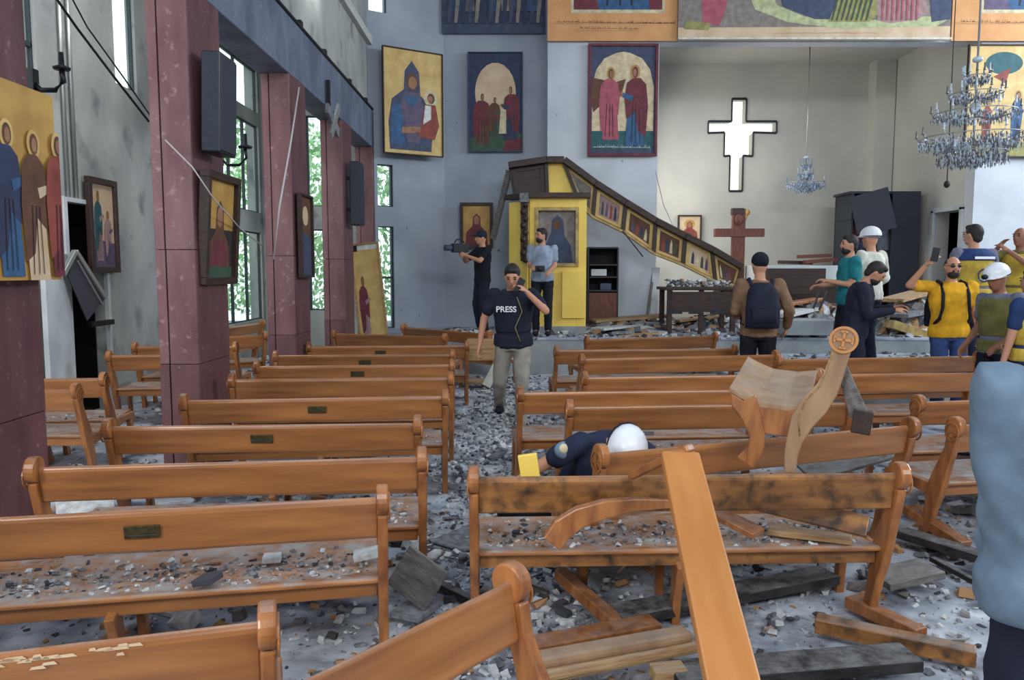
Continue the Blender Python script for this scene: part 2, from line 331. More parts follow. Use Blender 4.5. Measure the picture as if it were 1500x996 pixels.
# nave wall over the arcade, with the beam under it
b = MB(); wall(b, (-2.58, -2), (0, 1), 16.3, 4.5, 8.6, .25, [(y + 2, y + 3.3, 7.0, 8.1) for y in (1.2, 4, 6.8)]); struct('wall_nave_left', b, 'wall_grey')
b = MB().box((-2.675, 6.1, 4.22), (.35, 16.2, .64)); bo = struct('trim_1', b, 'beam', .01)
# end walls
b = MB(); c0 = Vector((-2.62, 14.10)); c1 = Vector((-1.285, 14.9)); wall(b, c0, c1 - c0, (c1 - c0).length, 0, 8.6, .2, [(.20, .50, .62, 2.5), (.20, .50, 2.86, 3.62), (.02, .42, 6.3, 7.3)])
struct('wall_corner', b, 'wall_shaded')
b = MB(); wall(b, (-1.285, 14.9), (1, 0), 1.96, 0, 8.6, .2); struct('wall_end_recess', b, 'wall_shaded')
b = MB(); wall(b, (.655, 14.5), (1, 0), 2.045, 0, 5.85, .3); wall(b, (8.6, 14.5), (1, 0), 4.6, 0, 5.85, .3); wall(b, (.655, 14.5), (1, 0), 12.55, 5.85, 8.6, .3)
b.box((.67, 14.82, 4.3), (.03, .1, 8.6)); struct('wall_end', b, 'wall_pale')
b = MB(); wall(b, (2.0, 14.8), (0, 1), 3.3, 0, 6.4, .2, [(.6, 2.4, 2.2, 5.0)]); struct('wall_apse_left', b, 'apse')
# apse: cross shaped window cut in the back wall
YB = 18.0
cx = lambda p: at_y(p, 200, YB).x
cz = lambda p: at_y(750, p, YB).z
cr = [(cx(1071), cx(1092), cz(194), cz(145)), (cx(1037), cx(1137), cz(195), cz(178)), (cx(1061), cx(1103), cz(229), cz(194)), (cx(1070), cx(1089), cz(280), cz(228))]
b = MB(); wall(b, (1.8, YB), (1, 0), 7.2, 0, 6.4, .3, [(h[0] - 1.8, h[1] - 1.8, h[2], h[3]) for h in cr]); struct('wall_apse', b, 'apse')
b = MB()
for h in cr: b.box(((h[0] + h[1]) / 2, YB + .2, (h[2] + h[3]) / 2), (h[1] - h[0] + .02, .02, h[3] - h[2] + .001))
wn = struct('window_1', MB().box((0, 0, -50), (.01, .01, .01)), 'glass'); bpy.data.objects.remove(wn)
wn = empty('window_1', kind='structure'); b.build('cross_pane', 'glass_cream', wn)
b = MB()                                                             # dark lead edging round the cross
X = [h[0] for h in cr]; X2 = [h[1] for h in cr]; Z = [h[2] for h in cr]; Zt = [h[3] for h in cr]
out = [(X[0], Zt[0]), (X2[0], Zt[0]), (X2[0], Zt[1]), (X2[1], Zt[1]), (X2[1], Z[1]), (X2[2], Zt[2]), (X2[2], Z[2]), (X2[3], Zt[3]), (X2[3], Z[3]), (X[3], Z[3]), (X[3], Zt[3]), (X[2], Z[2]), (X[2], Zt[2]), (X[1], Z[1]), (X[1], Zt[1]), (X[0], Zt[1])]
for i in range(len(out)):
    p, q = out[i], out[(i + 1) % len(out)]; b.bar((p[0], YB - .004, p[1]), (q[0], YB - .004, q[1]), .03, .05, None)
b.build('lead_edging', 'metal_dark', wn)
b = MB(); wall(b, (8.6, 14.8), (0, 1), 3.3, 0, 6.4, -.3, [(.05, 1.0, STG, 2.85)]); struct('wall_apse_right', b, 'apse')
struct('pilaster', MB().box((8.36, 17.82, 3.2), (.44, .4, 6.4)), 'apse')
struct('ceiling_apse', MB().box((5.3, 16.4, 6.45), (7.2, 3.6, .15)), 'apse')
struct('wall_dark_passage', MB().box((10.2, 15.6, 2), (.1, 2.4, 4)).box((9.5, 16.6, 2), (1.5, .1, 4)).box((9.5, 15.75, 3.6), (1.5, 1.7, .1)).box((9.5, 15.6, .58), (1.3, 2.0, .04)).box((9.5, 14.86, 2), (1.2, .06, 4)), 'black')  # added black box: hides the sky, darkness of the passage put into its colour
dr = empty('door_2', kind='structure'); MB().box((8.585, 15.84, 1.75), (.06, .10, 2.3)).box((8.585, 14.83, 1.75), (.06, .10, 2.3)).box((8.585, 15.33, 2.9), (.06, 1.1, .10)).build('door_frame', 'white', dr, .005)
# unseen rest of the nave (closes the room, daylight comes through its high windows)
b = MB(); wall(b, (13.1, -6), (0, 1), 20.6, 0, 8.7, -.3, [(12.5, 19, 5.4, 7.2)]); struct('wall_right', b, 'wall_pale')
b = MB(); wall(b, (-5.2, -6), (1, 0), 18.3, 0, 8.7, -.3, [(5.2, 14.2, 6.6, 8.0), (5.6, 7.8, 0, 3.2)]); struct('wall_back', b, 'wall_pale')
b = MB(); wall(b, (-5.2, -6), (0, 1), 4.0, 0, 8.7, .3); struct('wall_porch', b, 'wall_pale')
struct('ceiling', MB().box((5.2, 4.4, 8.68), (16, 21, .15)), 'ceiling')
# ---- piers of the arcade
for i, y0 in enumerate((.68, 3.40, 6.10, 8.85, 11.52, 14.0)):
    d = .68 if i < 5 else .3
    lab = ['mottled mauve marble pier beside the camera', 'mauve marble pier carrying the large painted board at the left edge', 'tall mauve marble pier with a column loudspeaker and framed icon',
           'second clear marble pier, standing behind the one with the loudspeaker', 'slender looking marble pier further down the arcade with a small speaker', 'last marble pier against the end wall of the arcade'][i]
    p = tag(empty('column', (-2.66, y0 + d / 2, 0)), lab, None, None, 'structure')
    MB().box((0, 0, 1.95), (.27, d - .05, 3.9)).build('column_core', 'core', p)
    zs = [0, .95, 1.86, 3.9]
    for k in range(3):
        za, zb = zs[k] + .002, zs[k + 1] - .002; mm = 'marble' if k % 2 else 'marble_dark'
        for (c, s_) in (((-.115, -d / 2 + .01, 0), (.075, .03, 0)), ((.045, -d / 2 + .01, 0), (.225, .03, 0)), ((.145, -.0, 0), (.03, d - .02, 0)), ((0, d / 2 - .01, 0), (.3, .03, 0)), ((-.145, 0, 0), (.03, d - .02, 0))):
            if i in (0, 5) and abs(c[0]) > .14 and c[0] < 0: continue
            MB().box((c[0] + (.002 if k % 2 else 0), c[1], (za + zb) / 2), (s_[0], s_[1], zb - za)).build('marble_slab', ('marble_dark' if c[0] > .14 else 'marble') if k > 1 else ('marble_dark' if c[0] > .1 else mm), p, .004)
# ---- windows of the side aisle: frames, mullions, panes
def window(n, p, u, L, z0, z1, nv, nh, m='frame_dark', t=.045):
    w_ = empty('window_%d' % n, kind='structure'); u = Vector((u[0], u[1], 0)).normalized(); p = Vector((p[0], p[1], 0)); Zv = Vector((0, 0, 1))
    def bb(name, a, c): MB().bar(a, c, t, t, None, up=Vector((-u.y, u.x, 0))).build(name, m, w_)
    bb('window_frame', p + Zv * z0, p + u * L + Zv * z0); bb('window_frame', p + Zv * z1, p + u * L + Zv * z1); bb('window_frame', p + Zv * z0, p + Zv * z1); bb('window_frame', p + u * L + Zv * z0, p + u * L + Zv * z1)
    for i in range(1, nv): q = p + u * (L * i / nv); bb('mullion', q + Zv * z0, q + Zv * z1)
    for j in range(1, nh): z = z0 + (z1 - z0) * j / nh; bb('mullion', p + Zv * z, p + u * L + Zv * z)
    c = p + u * L / 2; ax = Matrix((u, Vector((-u.y, u.x, 0)), Zv)).transposed()
    for i in range(nv):
        for j in range(nh):
            q = p + u * (L * (i + .5) / nv) + Zv * (z0 + (z1 - z0) * (j + .5) / nh)
            MB().box(q, (L / nv - t, .006, (z1 - z0) / nh - t), None, ax).build('pane', 'glass', w_)
k = 2
for (y0, y1, z0, z1, nv, nh) in ((7.7, 8.15, 3.35, 5.3, 2, 3), (9.75, 10.3, 4.0, 5.5, 1, 1), (12.9, 15.15, .75, 2.42, 3, 1), (12.9, 15.15, 2.80, 4.45, 3, 1), (12.9, 15.15, 4.7, 5.5, 2, 1), (2.5, 4.5, 2.0, 4.5, 2, 2), (11.3, 12.3, 2.9, 4.6, 2, 2)):
    window(k, (XW - .06, y0), (0, 1), y1 - y0, z0, z1, nv, nh); k += 1
window(k, (-4.35, 15.42), (1, 0), .65, .9, 2.5, 2, 1); k += 1
window(k, (-4.35, 15.42), (1, 0), .65, 2.95, 4.7, 2, 1); k += 1
uc = (c1 - c0).normalized(); nc = Vector((-uc.y, uc.x))
for (u0, u1, z0, z1, nh) in ((.20, .50, .62, 2.5, 2), (.20, .50, 2.86, 3.62, 1), (.02, .42, 6.3, 7.3, 1)):
    q = c0 + uc * u0 + nc * .06; window(k, q, uc, u1 - u0, z0, z1, 1, nh, t=.035); k += 1
# ---- doorway in the outer wall with the torn frame and white leaf
d1 = empty('door_1', kind='structure')
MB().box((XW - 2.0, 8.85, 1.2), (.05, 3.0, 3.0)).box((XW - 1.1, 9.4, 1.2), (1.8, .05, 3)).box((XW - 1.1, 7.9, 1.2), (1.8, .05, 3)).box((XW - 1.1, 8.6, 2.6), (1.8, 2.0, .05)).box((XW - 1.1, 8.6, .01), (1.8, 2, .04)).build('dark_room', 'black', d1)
MB().box((XW + .02, 8.42, 1.24), (.10, .07, 2.5)).box((XW + .02, 9.28, 1.24), (.06, .05, 2.5)).box((XW + .02, 8.85, 2.47), (.06, .9, .05)).build('door_frame', 'white', d1, .004)
MB().bar((XW + .06, 8.38, .95), (XW + .20, 7.72, .95), .05, 1.85, None).build('door_leaf', 'white', d1, .005)
MB().box((XW + .08, 9.0, 1.08), (.06, .5, .06)).build('push_bar', 'metal_dark', d1)
bf = tag(empty('door_wreckage'), 'bent aluminium frame piece hanging across the dark doorway in an upturned V', 'wreckage')
P0 = at_x(92, 402, -4.72); P1 = at_x(110, 368, -4.70); P2 = at_x(153, 436, -4.72)
MB().bar(P0, P1, .05, .05).build('frame_bar', 'metal_light', bf, .004); MB().bar(P1, P2, .05, .05).bar(P1 + Vector((0, .03, -.1)), P2 + Vector((0, -.05, -.08)), .02, .02).build('frame_bar', 'metal_light', bf, .004)
P3 = at_x(100, 405, -4.72); P4 = at_x(128, 470, -4.72); P5 = at_x(152, 440, -4.72)
MB().add([P1, P2 + Vector((0, 0, .02)), P5, P4, P3], [(0, 1, 2, 3, 4)]).add([v + Vector((-.01, 0, 0)) for v in (P1, P2, P5, P4, P3)], [(4, 3, 2, 1, 0)]).build('torn_panel', 'rubble_dark', bf)
# conduit beside the doorway and cables slung through the aisle
for (x0, nm) in ((96, 'pale vertical conduit on the grey aisle wall, left one of two'), (108, 'pale vertical conduit on the grey aisle wall, nearer the framed icon')):
    p = at_x(x0, 200, XW + .03); tag(MB().tube([(p.x, p.y, 2.5), (p.x, p.y, 5.6)], .022).build('conduit', 'metal_light'), nm, 'pipe')
tag(MB().tube([at_y(70, -20, 6.2), at_y(112, 40, 6.6), at_y(165, 110, 7.1), at_y(218, 178, 7.6)], .011).build('cable', 'cable'), 'black cable running down from top left towards the loudspeaker pier', 'cable')
tag(MB().tube([at_y(96, -20, 6.2), at_y(128, 40, 6.6), at_y(180, 112, 7.1), at_y(222, 172, 7.6)], .007).build('cable', 'cable'), 'thinner black cable just right of the thick one on the grey aisle wall', 'cable')
tag(MB().tube([at_x(438, 128, -2.44), at_x(425, 215, -2.42), at_x(410, 300, -2.42), at_x(400, 380, -2.44)], .010).build('cord', 'cable_pale'), 'pale cord hanging loose down the second clear marble pier', 'cable')
tag(MB().tube([at_y(242, 205, 5.9), at_y(282, 245, 5.85), at_y(312, 290, 5.9), at_y(352, 335, 6.9), at_y(384, 360, 8.7)], .006).build('cord', 'cable_pale'), 'thin pale cord drooping below the column loudspeaker', 'cable')
# cable on top of the beam with its clips
cb = tag(empty('beam_cable'), 'black cable clipped along the top edge of the blue-grey beam', 'cable')
MB().tube([(-2.50, 1, 4.57), (-2.50, 5, 4.58), (-2.50, 9, 4.56), (-2.50, 14.1, 4.57)], .022).build('cable_run', 'cable', cb)
for y in (6.5, 8.4, 9.4, 10.6, 12.2, 13.5): MB().box((-2.52, y, 4.59), (.07, .10, .09)).build('cable_clip', 'cable', cb)
# ================================================================== ICONS AND BANNERS (flat prints, painted shape by shape)
def circ(cx_, cy, rx, ry=None, n=22, a0=0, a1=360):
    ry = ry or rx; return [(cx_ + rx * math.cos(R(a0 + (a1 - a0) * i / n)), cy + ry * math.sin(R(a0 + (a1 - a0) * i / n))) for i in range(n + (0 if a1 - a0 == 360 else 1))]
def figure(cx_, y0, h, robe, under, veil=None, halo='gold_deep', lean=0, width=.30, wings=None, dirn=1):
    """a robed saint: list of (polygon, material); h is head-to-foot height"""
    w_ = h * width; A = []; f = lambda x, y: (cx_ + (x * dirn) * w_ + lean * y * h, y0 + y * h)
    if wings: A.append(([f(-.2, .82), f(-.75, .86), f(-.85, .6), f(-.7, .38), f(-.3, .5)], wings)); A.append(([f(.3, .8), f(.7, .84), f(.55, .66), f(.3, .6)], wings))
    hx, hy = f(.05, .91)
    if halo: A.append((circ(hx, hy, h * .095), halo))
    A.append(([f(-.28, .0), f(.42, .0), f(.36, .3), f(.30, .55), f(-.2, .55), f(-.34, .25)], under))
    A.append(([f(-.38, .12), f(-.08, .18), f(.05, .42), f(.38, .34), f(.46, .6), f(.36, .78), f(.14, .84), f(-.16, .84), f(-.38, .76), f(-.46, .5)], robe))
    A.append((circ(hx, hy, h * .058, h * .07), veil or 'paint_brown')); A.append((circ(hx + .006 * dirn, hy - .004, h * .036, h * .048), 'paint_skin'))
    A.append(([f(.1, .62), f(.52, .66), f(.55, .61), f(.16, .55)], under)); A.append((circ(*f(.56, .64), h * .022), 'paint_skin'))
    for q in (-.18, 0, .16): A.append(([f(q, .04), f(q + .025, .04), f(q * .7 + .03, .5), f(q * .7, .5)], 'paint_dark'))
    return A
def scribble(x0, x1, y, h, m='paint_ink', seed=1, sl=0):
    """a flowing line of script: joined strokes, loops and dots on one baseline"""
    rr = random.Random(seed); A = []; x = x1
    while x > x0 + h:
        n = rr.randint(2, 5); wd = h * rr.uniform(.9, 1.4)
        for i in range(n):
            a = x - wd * i / n * 1.6; c = a - wd / n * 1.7; yy = y + sl * (a - x0)
            A.append(([(a, yy), (a, yy + h * .16), (c, yy + h * .16), (c, yy)], m))
            k = rr.random()
            if k < .4: A.append(([(a, yy), (a - h * .14, yy), (a - h * .10, yy + h * rr.uniform(.5, 1)), (a + h * .03, yy + h * .8)], m))
            elif k < .7: A.append((circ(a - h * .1, yy + h * .2, h * .2, h * .22, 8), m))
            if rr.random() < .5: A.append((circ(a - h * .1, yy + h * rr.choice((-.35, .75)), h * .09, None, 6), m))
        x -= wd * 1.6 + h * .35
    return A
def picture(name, label, cat, w_, h, loc, rotz, art, ground, frame=None, fw=.04, th=.03, tilt=(0, 0), group=None, edge=None):
    t = empty(name, loc, (R(tilt[0]), R(tilt[1]), R(rotz)), label, cat, group)
    MB().box((0, th / 2, 0), (w_, th, h)).build('board', edge or 'wood_dark', t, .003)
    b = MB(); zf = -.0015; b.add([(-w_ / 2, zf, -h / 2), (w_ / 2, zf, -h / 2), (w_ / 2, zf, h / 2), (-w_ / 2, zf, h / 2)], [(0, 1, 2, 3)], ground)
    for i, (poly, m) in enumerate(art):
        y = zf - .0006 * (i + 1); pts = [(min(max(p[0], 0), 1), min(max(p[1], 0), 1)) for p in poly]
        sx = sum(pts[j][0] * pts[(j + 1) % len(pts)][1] - pts[(j + 1) % len(pts)][0] * pts[j][1] for j in range(len(pts)))
        if abs(sx) < 1e-7: continue
        if sx < 0: pts = pts[::-1]
        b.add([((p[0] - .5) * w_, y, (p[1] - .5) * h) for p in pts], [tuple(range(len(pts)))], m)
    b.build('painting', None, t)
    if frame:
        for (c, s_) in (((0, h / 2), (w_ + fw, fw)), ((0, -h / 2), (w_ + fw, fw)), ((-w_ / 2, 0), (fw, h - fw)), ((w_ / 2, 0), (fw, h - fw))):
            MB().box((c[0], -.005, c[1]), (s_[0], th + .03, s_[1])).build('frame', frame, t, .005)
    return t
def px_rect(x0, y0, x1, y1, Y):
    a = at_y(x0, y0, Y); c = at_y(x1, y1, Y); return ((a.x + c.x) / 2, Y, (a.z + c.z) / 2), c.x - a.x, a.z - c.z
def scale_art(A, sx, sy, ox, oy): return [([(ox + p[0] * sx, oy + p[1] * sy) for p in q], m) for q, m in A]
# 1: veiled mother with child, on the slanted corner wall
art = [([(.10, .04), (.80, .04), (.84, .30), (.72, .52), (.62, .58), (.60, .80), (.48, .90), (.36, .80), (.34, .62), (.14, .52), (.08, .3)], 'paint_slate'),
       ([(.12, .10), (.36, .08), (.30, .5), (.14, .44)], 'paint_blue'), ([(.36, .6), (.60, .6), (.70, .44), (.60, .12), (.40, .12), (.28, .46)], 'paint_mauve'),
       (circ(.48, .70, .10, .085), 'paint_brown'), (circ(.49, .69, .07, .06), 'paint_skin'), ([(.34, .56), (.6, .56), (.52, .47), (.42, .47)], 'paint_blue'),
       (circ(.80, .56, .12, .08), 'paint_cream'), (circ(.80, .56, .065, .05), 'paint_brown'), (circ(.79, .55, .045, .036), 'paint_skin'),
       ([(.70, .5), (.88, .5), (.94, .3), (.86, .16), (.56, .18), (.62, .28)], 'paint_red'), ([(.70, .49), (.80, .49), (.80, .36), (.66, .30)], 'paint_white'), ([(.3, .26), (.62, .28), (.6, .22), (.3, .2)], 'paint_skin')]
L = at_y(561, 67, 14.12); Rr = at_y(651, 80, 14.62); L2 = at_y(563, 222, 14.12)
picture('icon_painting', 'tall gold icon of a blue-veiled mother with child, high on the slanted corner wall', 'icon', (Vector((L.x, L.y)) - Vector((Rr.x, Rr.y))).length, L.z - L2.z,
        ((L.x + Rr.x) / 2 - .02, (L.y + Rr.y) / 2 - .06, (L.z + L2.z) / 2 - .03), math.degrees(math.atan2(uc.y, uc.x)), art, 'gold', 'wood_dark', .02, group='large icons on the end wall')
# 2: dim arched icon with a group
c, w_, h = px_rect(686, 77, 765, 222, 14.84)
art = [(circ(.5, .60, .38, .30), 'sand'), ([(0, 0), (1, 0), (1, .18), (0, .14)], 'paint_green'), ([(.62, .0), (1, .02), (1, .14), (.7, .12)], 'paint_wine')]
art += figure(.24, .08, .52, 'paint_wine', 'paint_brown', halo=None, width=.7) + figure(.48, .14, .42, 'paint_brown', 'paint_green', halo=None, width=.6) + figure(.80, .12, .55, 'paint_wine', 'paint_navy', halo='sand', dirn=-1, width=.62)
art += [([(.56, .18), (.70, .18), (.70, .42), (.60, .44)], 'paint_cream')]
picture('icon_painting', 'dim dark-blue icon of robed figures under a pale arch, on the shaded recessed wall', 'icon', w_, h, c, 0, art, 'paint_navy', 'paint_slate', .02, group='large icons on the end wall')
# 3: bright icon: winged figure in rose and figure in wine and blue
c, w_, h = px_rect(864, 66, 960, 227, 14.44)
art = [([(.04, .22), (.96, .22), (.96, .62), (.90, .78), (.78, .88), (.60, .93), (.5, .94), (.40, .93), (.22, .88), (.10, .78), (.04, .62)], 'paint_pale'), ([(.04, .05), (.96, .05), (.96, .22), (.04, .22)], 'paint_teal')]
art += figure(.30, .14, .66, 'paint_rose', 'paint_rose', veil='paint_brown', wings='paint_brown', width=.52) + figure(.70, .08, .74, 'paint_wine', 'paint_blue', veil='paint_wine', dirn=-1, width=.52)
art += scribble(.08, .92, .065, .03, 'paint_white', 4)
picture('icon_painting', 'bright arched icon of a winged rose-robed figure facing a wine-robed figure, beside the apse opening', 'icon', w_, h, c, 0, art, 'paint_slate', 'paint_wine', .05, group='large icons on the end wall')
# right-hand gold icon behind the chandelier
c, w_, h = px_rect(1420, 66, 1535, 230, 14.44)
art = [(circ(.42, .84, .22, .10), 'paint_teal'), ([(.30, .72), (.5, .8), (.45, .66)], 'paint_red')] + scale_art(figure(.5, .0, 1, 'paint_blue', 'paint_navy'), .5, .5, .35, .1) + scale_art(figure(.5, 0, 1, 'paint_red', 'paint_brown'), .4, .42, .05, .1) + [([(0, 0), (1, 0), (1, .1), (.5, .16), (0, .1)], 'paint_olive')]
picture('icon_painting', 'large gold icon half hidden behind the crystal chandelier at the right edge', 'icon', w_, h, c, 0, art, 'gold', 'wood_dark', .03, group='large icons on the end wall')
# banners over the opening
def banner(label, x0, x1, y1, Y, art, ground, edge='paint_white', m2=None):
    a = at_y(x0, y1, Y); c = at_y(x1, y1, Y); h = 8.3 - a.z
    return picture('banner', label, 'banner', c.x - a.x, h, ((a.x + c.x) / 2, Y, a.z + h / 2), 0, art, ground, None, th=.02, edge=edge, group='printed banners over the apse opening')
art = []
for i in range(7): art += scale_art(figure(.5, 0, 1, ['paint_slate', 'paint_blue', 'paint_navy'][i % 3], ['paint_blue', 'paint_grey', 'paint_slate'][i % 3], halo='paint_grey', width=.5), .34, .62, -.05 + i * .125, .18)
for i in range(14): x = .05 + i * .066; art.append(([(x, .08), (x + .03, .08), (x + .06, .3), (x + .02, .32)], ['paint_slate', 'paint_grey', 'paint_navy'][i % 3]))
banner('dusky blue banner crowded with robed figures, left of the orange banner', 648, 799, 49, 14.82, art, 'paint_slate', 'paint_slate')
art = [([(.18, .20), (.90, .20), (.90, .96), (.18, .96)], 'paint_cream'), ([(.20, .225), (.88, .225), (.88, .94), (.20, .94)], 'paint_wine')] + scale_art(figure(.5, 0, 1, 'paint_navy', 'paint_blue', width=.8), .7, .68, .2, .225) + scribble(.04, .98, .125, .022, 'paint_ink', 3) + scribble(.25, .7, .075, .02, 'paint_ink', 5)
banner('orange banner with a framed wine painting and script, left of the big painted banner', 802, 992, 60, 14.42, art, 'orange', 'orange')
art = [([(0, 0), (1, 0), (1, .10), (0, .09)], 'sand'), ([(.0, .22), (.22, .10), (.30, .12), (.36, .3), (.3, .6), (0, .6)], 'paint_grey'), ([(.24, .4), (.28, .22), (.40, .13), (.60, .08), (.95, .10), (1, .16), (.9, .17), (.62, .13), (.46, .17), (.36, .25), (.32, .42)], 'paint_lime'),
       ([(.36, .42), (.38, .24), (.50, .15), (.60, .15), (.66, .3), (.66, .5)], 'paint_slate'), ([(.55, .13), (.70, .13), (.74, .2), (.70, .45), (.62, .45)], 'paint_olive'), ([(.73, .14), (.78, .12), (.88, .15), (.92, .2), (.86, .5), (.72, .5)], 'paint_pink'),
       ([(.93, .13), (1, .15), (1, .6), (.9, .6)], 'paint_slate'), ([(.09, .13), (.15, .10), (.17, .2), (.2, .5), (.08, .5)], 'paint_rose'), ([(.02, .08), (.11, .07), (.12, .12), (.03, .14)], 'paint_olive')]
for i in range(8): x = .56 + i * .018; art.append(([(x, .14), (x + .006, .14), (x + .04, .4), (x + .03, .4)], 'paint_green'))
for i in range(8): x = .745 + i * .018; art.append(([(x, .14), (x + .006, .14), (x + .01, .45), (x, .45)], 'paint_rose'))
art += scribble(.34, .74, .052, .014, 'paint_cream', 8) + [([(0, 0), (1, 0), (1, .012), (0, .012)], 'paint_white')]
bb_ = banner('wide painted banner of pink robes and pale green cloud sagging over the apse opening', 993, 1391, 59, 14.34, art, 'paint_grey', 'paint_white')
art = [([(.20, .20), (.96, .20), (.96, .96), (.20, .96)], 'paint_cream'), ([(.23, .225), (.94, .225), (.94, .94), (.23, .94)], 'paint_mauve')] + scale_art(figure(.5, 0, 1, 'paint_red', 'paint_blue', width=.8), .8, .68, .2, .225) + scribble(.05, .98, .125, .022, 'paint_ink', 13)
banner('orange banner with a framed mauve painting, right of the big painted banner', 1393, 1590, 60, 14.42, art, 'orange', 'orange')
# framed icon on end wall left of the yellow panel
def bust(m1='paint_wine', bgc='paint_cream'):
    return [(circ(.5, .66, .24, .18), 'gold_deep'), ([(.12, .0), (.88, .0), (.84, .34), (.64, .48), (.62, .7), (.5, .78), (.38, .7), (.36, .48), (.16, .34)], m1), (circ(.5, .62, .10, .10), 'paint_skin'), ([(.3, .1), (.62, .14), (.6, .3), (.36, .3)], 'paint_brown')]
c, w_, h = px_rect(676, 299, 720, 361, 14.80)
picture('framed_icon', 'small dark-framed icon of a red-robed bust, on the end wall behind the cameraman', 'icon', w_, h, c, 0, bust(), 'gold_deep', 'wood_dark', .06)
c, w_, h = px_rect(994, 316, 1026, 352, 17.93)
picture('framed_icon', 'small icon on the apse wall left of the wooden cross', 'icon', w_, h, c, 0, bust('paint_red'), 'sand', 'wood_dark', .035)
# framed icon on aisle wall
a = at_x(129, 281, -4.84); c = at_x(171, 389, -4.84)
picture('framed_icon', 'faded framed icon on the grey aisle wall beside the dark doorway', 'icon', c.y - a.y, 1.03, (-4.84, (a.y + c.y) / 2, 2.22), 90, [([(0, 0), (1, 0), (1, .3), (0, .36)], 'paint_mauve')] + scale_art(figure(.5, 0, 1, 'paint_teal', 'paint_pink', width=.5), .7, .8, -.02, .1) + scale_art(figure(.5, 0, 1, 'paint_pink', 'paint_mauve', width=.5), .6, .6, .38, .08), 'sand', 'wood_dark', .07)
# large board on the first pier
art = []
for i in range(4): art += scale_art(figure(.5, 0, 1, ['paint_green', 'paint_navy', 'paint_brown', 'paint_red'][i], ['paint_brown', 'paint_blue', 'sand', 'paint_wine'][i], halo='gold', width=.42), .72, .78, -.14 + .25 * i, .0 + .02 * (i % 2))
picture('icon_painting', 'big golden board of standing saints covering the pier at the left edge', 'icon', .78, .95, (-2.40, 3.72, 2.125), 90, art, 'gold_deep', None, th=.03)
art = scale_art(figure(.5, 0, 1, 'paint_brown', 'paint_wine', halo='gold_deep', width=.7), .9, .94, .05, .02)
picture('framed_icon', 'deep-framed dark icon leaning out from the loudspeaker pier', 'icon', .66, .86, (-2.46, 6.52, 2.04), 90, [([(0, .5), (1, .5), (1, 1), (0, 1)], 'gold_deep')] + bust('paint_brown') + [([(0, .0), (1, 0), (1, .14), (0, .14)], 'paint_green'), ([(.2, .14), (.8, .14), (.66, .4), (.34, .4)], 'paint_wine')], 'paint_dark', 'wood_dark', .06, th=.05, tilt=(4, 0))
picture('framed_icon', 'faded teal and tan icon board on the second clear marble pier', 'icon', .5, .95, (-2.45, 9.2, 2.1), 90, [([(0, 0), (1, 0), (1, .5), (0, .55)], 'paint_slate'), (circ(.5, .75, .25, .12), 'sand')], 'paint_brown', 'wood_dark', .03)
# icon board leaning by the last pier
a = at_y(519, 350, 13.3); c = at_y(556, 492, 12.9)
picture('leaning_icon', 'gold icon board with a red-robed figure leaning against the last pier', 'icon', .46, 1.65, ((a.x + c.x) / 2 + .05, 13.05, 1.32), 0, scale_art(figure(.5, 0, 1, 'paint_wine', 'paint_pink', halo='gold_deep', width=.5), .8, .68, -.12, .0) + [([(0, .94), (1, .94), (1, 1), (0, 1)], 'paint_white'), ([(0, .93), (.22, .93), (.22, 1), (0, 1)], 'black')], 'gold', 'wood_raw', .03, tilt=(-4, -6))
# ================================================================== BENCHES
POST = [(.095, 0, .12), (.075, .05, .085), (.055, .13, .07), (.03, .23, .085), (.0, .34, .12), (-.035, .44, .115), (-.08, .55, .085), (-.11, .63, .075), (-.13, .72, .085)]
LEG = [(.42, .37, .10), (.39, .28, .07), (.385, .19, .055), (.40, .09, .055), (.42, 0, .085)]
def end_panel(x, parent, m='wood_end', side=1, medal=True):
    b = MB(); t = .042
    b.ribbon(POST, x - t / 2, x + t / 2).disc((-.142, .775), .062, x - t / 2 - .003, x + t / 2 + .003)
    b.ribbon(LEG, x - t / 2, x + t / 2); b.prism([(-.02, .30), (.10, .31), (.24, .335), (.44, .34), (.47, .385), (.30, .392), (.0, .39)], x - t / 2 + .002, x + t / 2 - .002)
    o = b.build('end_panel', m, parent, .008)
    if medal:
        b = MB(); xs = x + side * (t / 2 + .003)
        n = 24; 
        for i in range(n):
            a0, a1 = 6.2832 * i / n, 6.2832 * (i + 1) / n; c0_, s0 = math.cos(a0), math.sin(a0); c1_, s1 = math.cos(a1), math.sin(a1)
            b.prism([(-.14 + .057 * c0_, .745 + .057 * s0), (-.14 + .057 * c1_, .745 + .057 * s1), (-.14 + .048 * c1_, .745 + .048 * s1), (-.14 + .048 * c0_, .745 + .048 * s0)], xs, xs + side * .006)
        for (w_, h) in ((.072, .012), (.012, .072)): b.box((xs + side * .003, -.14, .745), (.006, w_, h))
        for (y, z) in ((.034, 0), (-.034, 0), (0, .034), (0, -.034)): b.box((xs + side * .003, -.14 + y, .745 + z), (.006, .009 if z == 0 else .026, .009 if z else .026))
        b.build('cross_medallion', m, o)
    return o
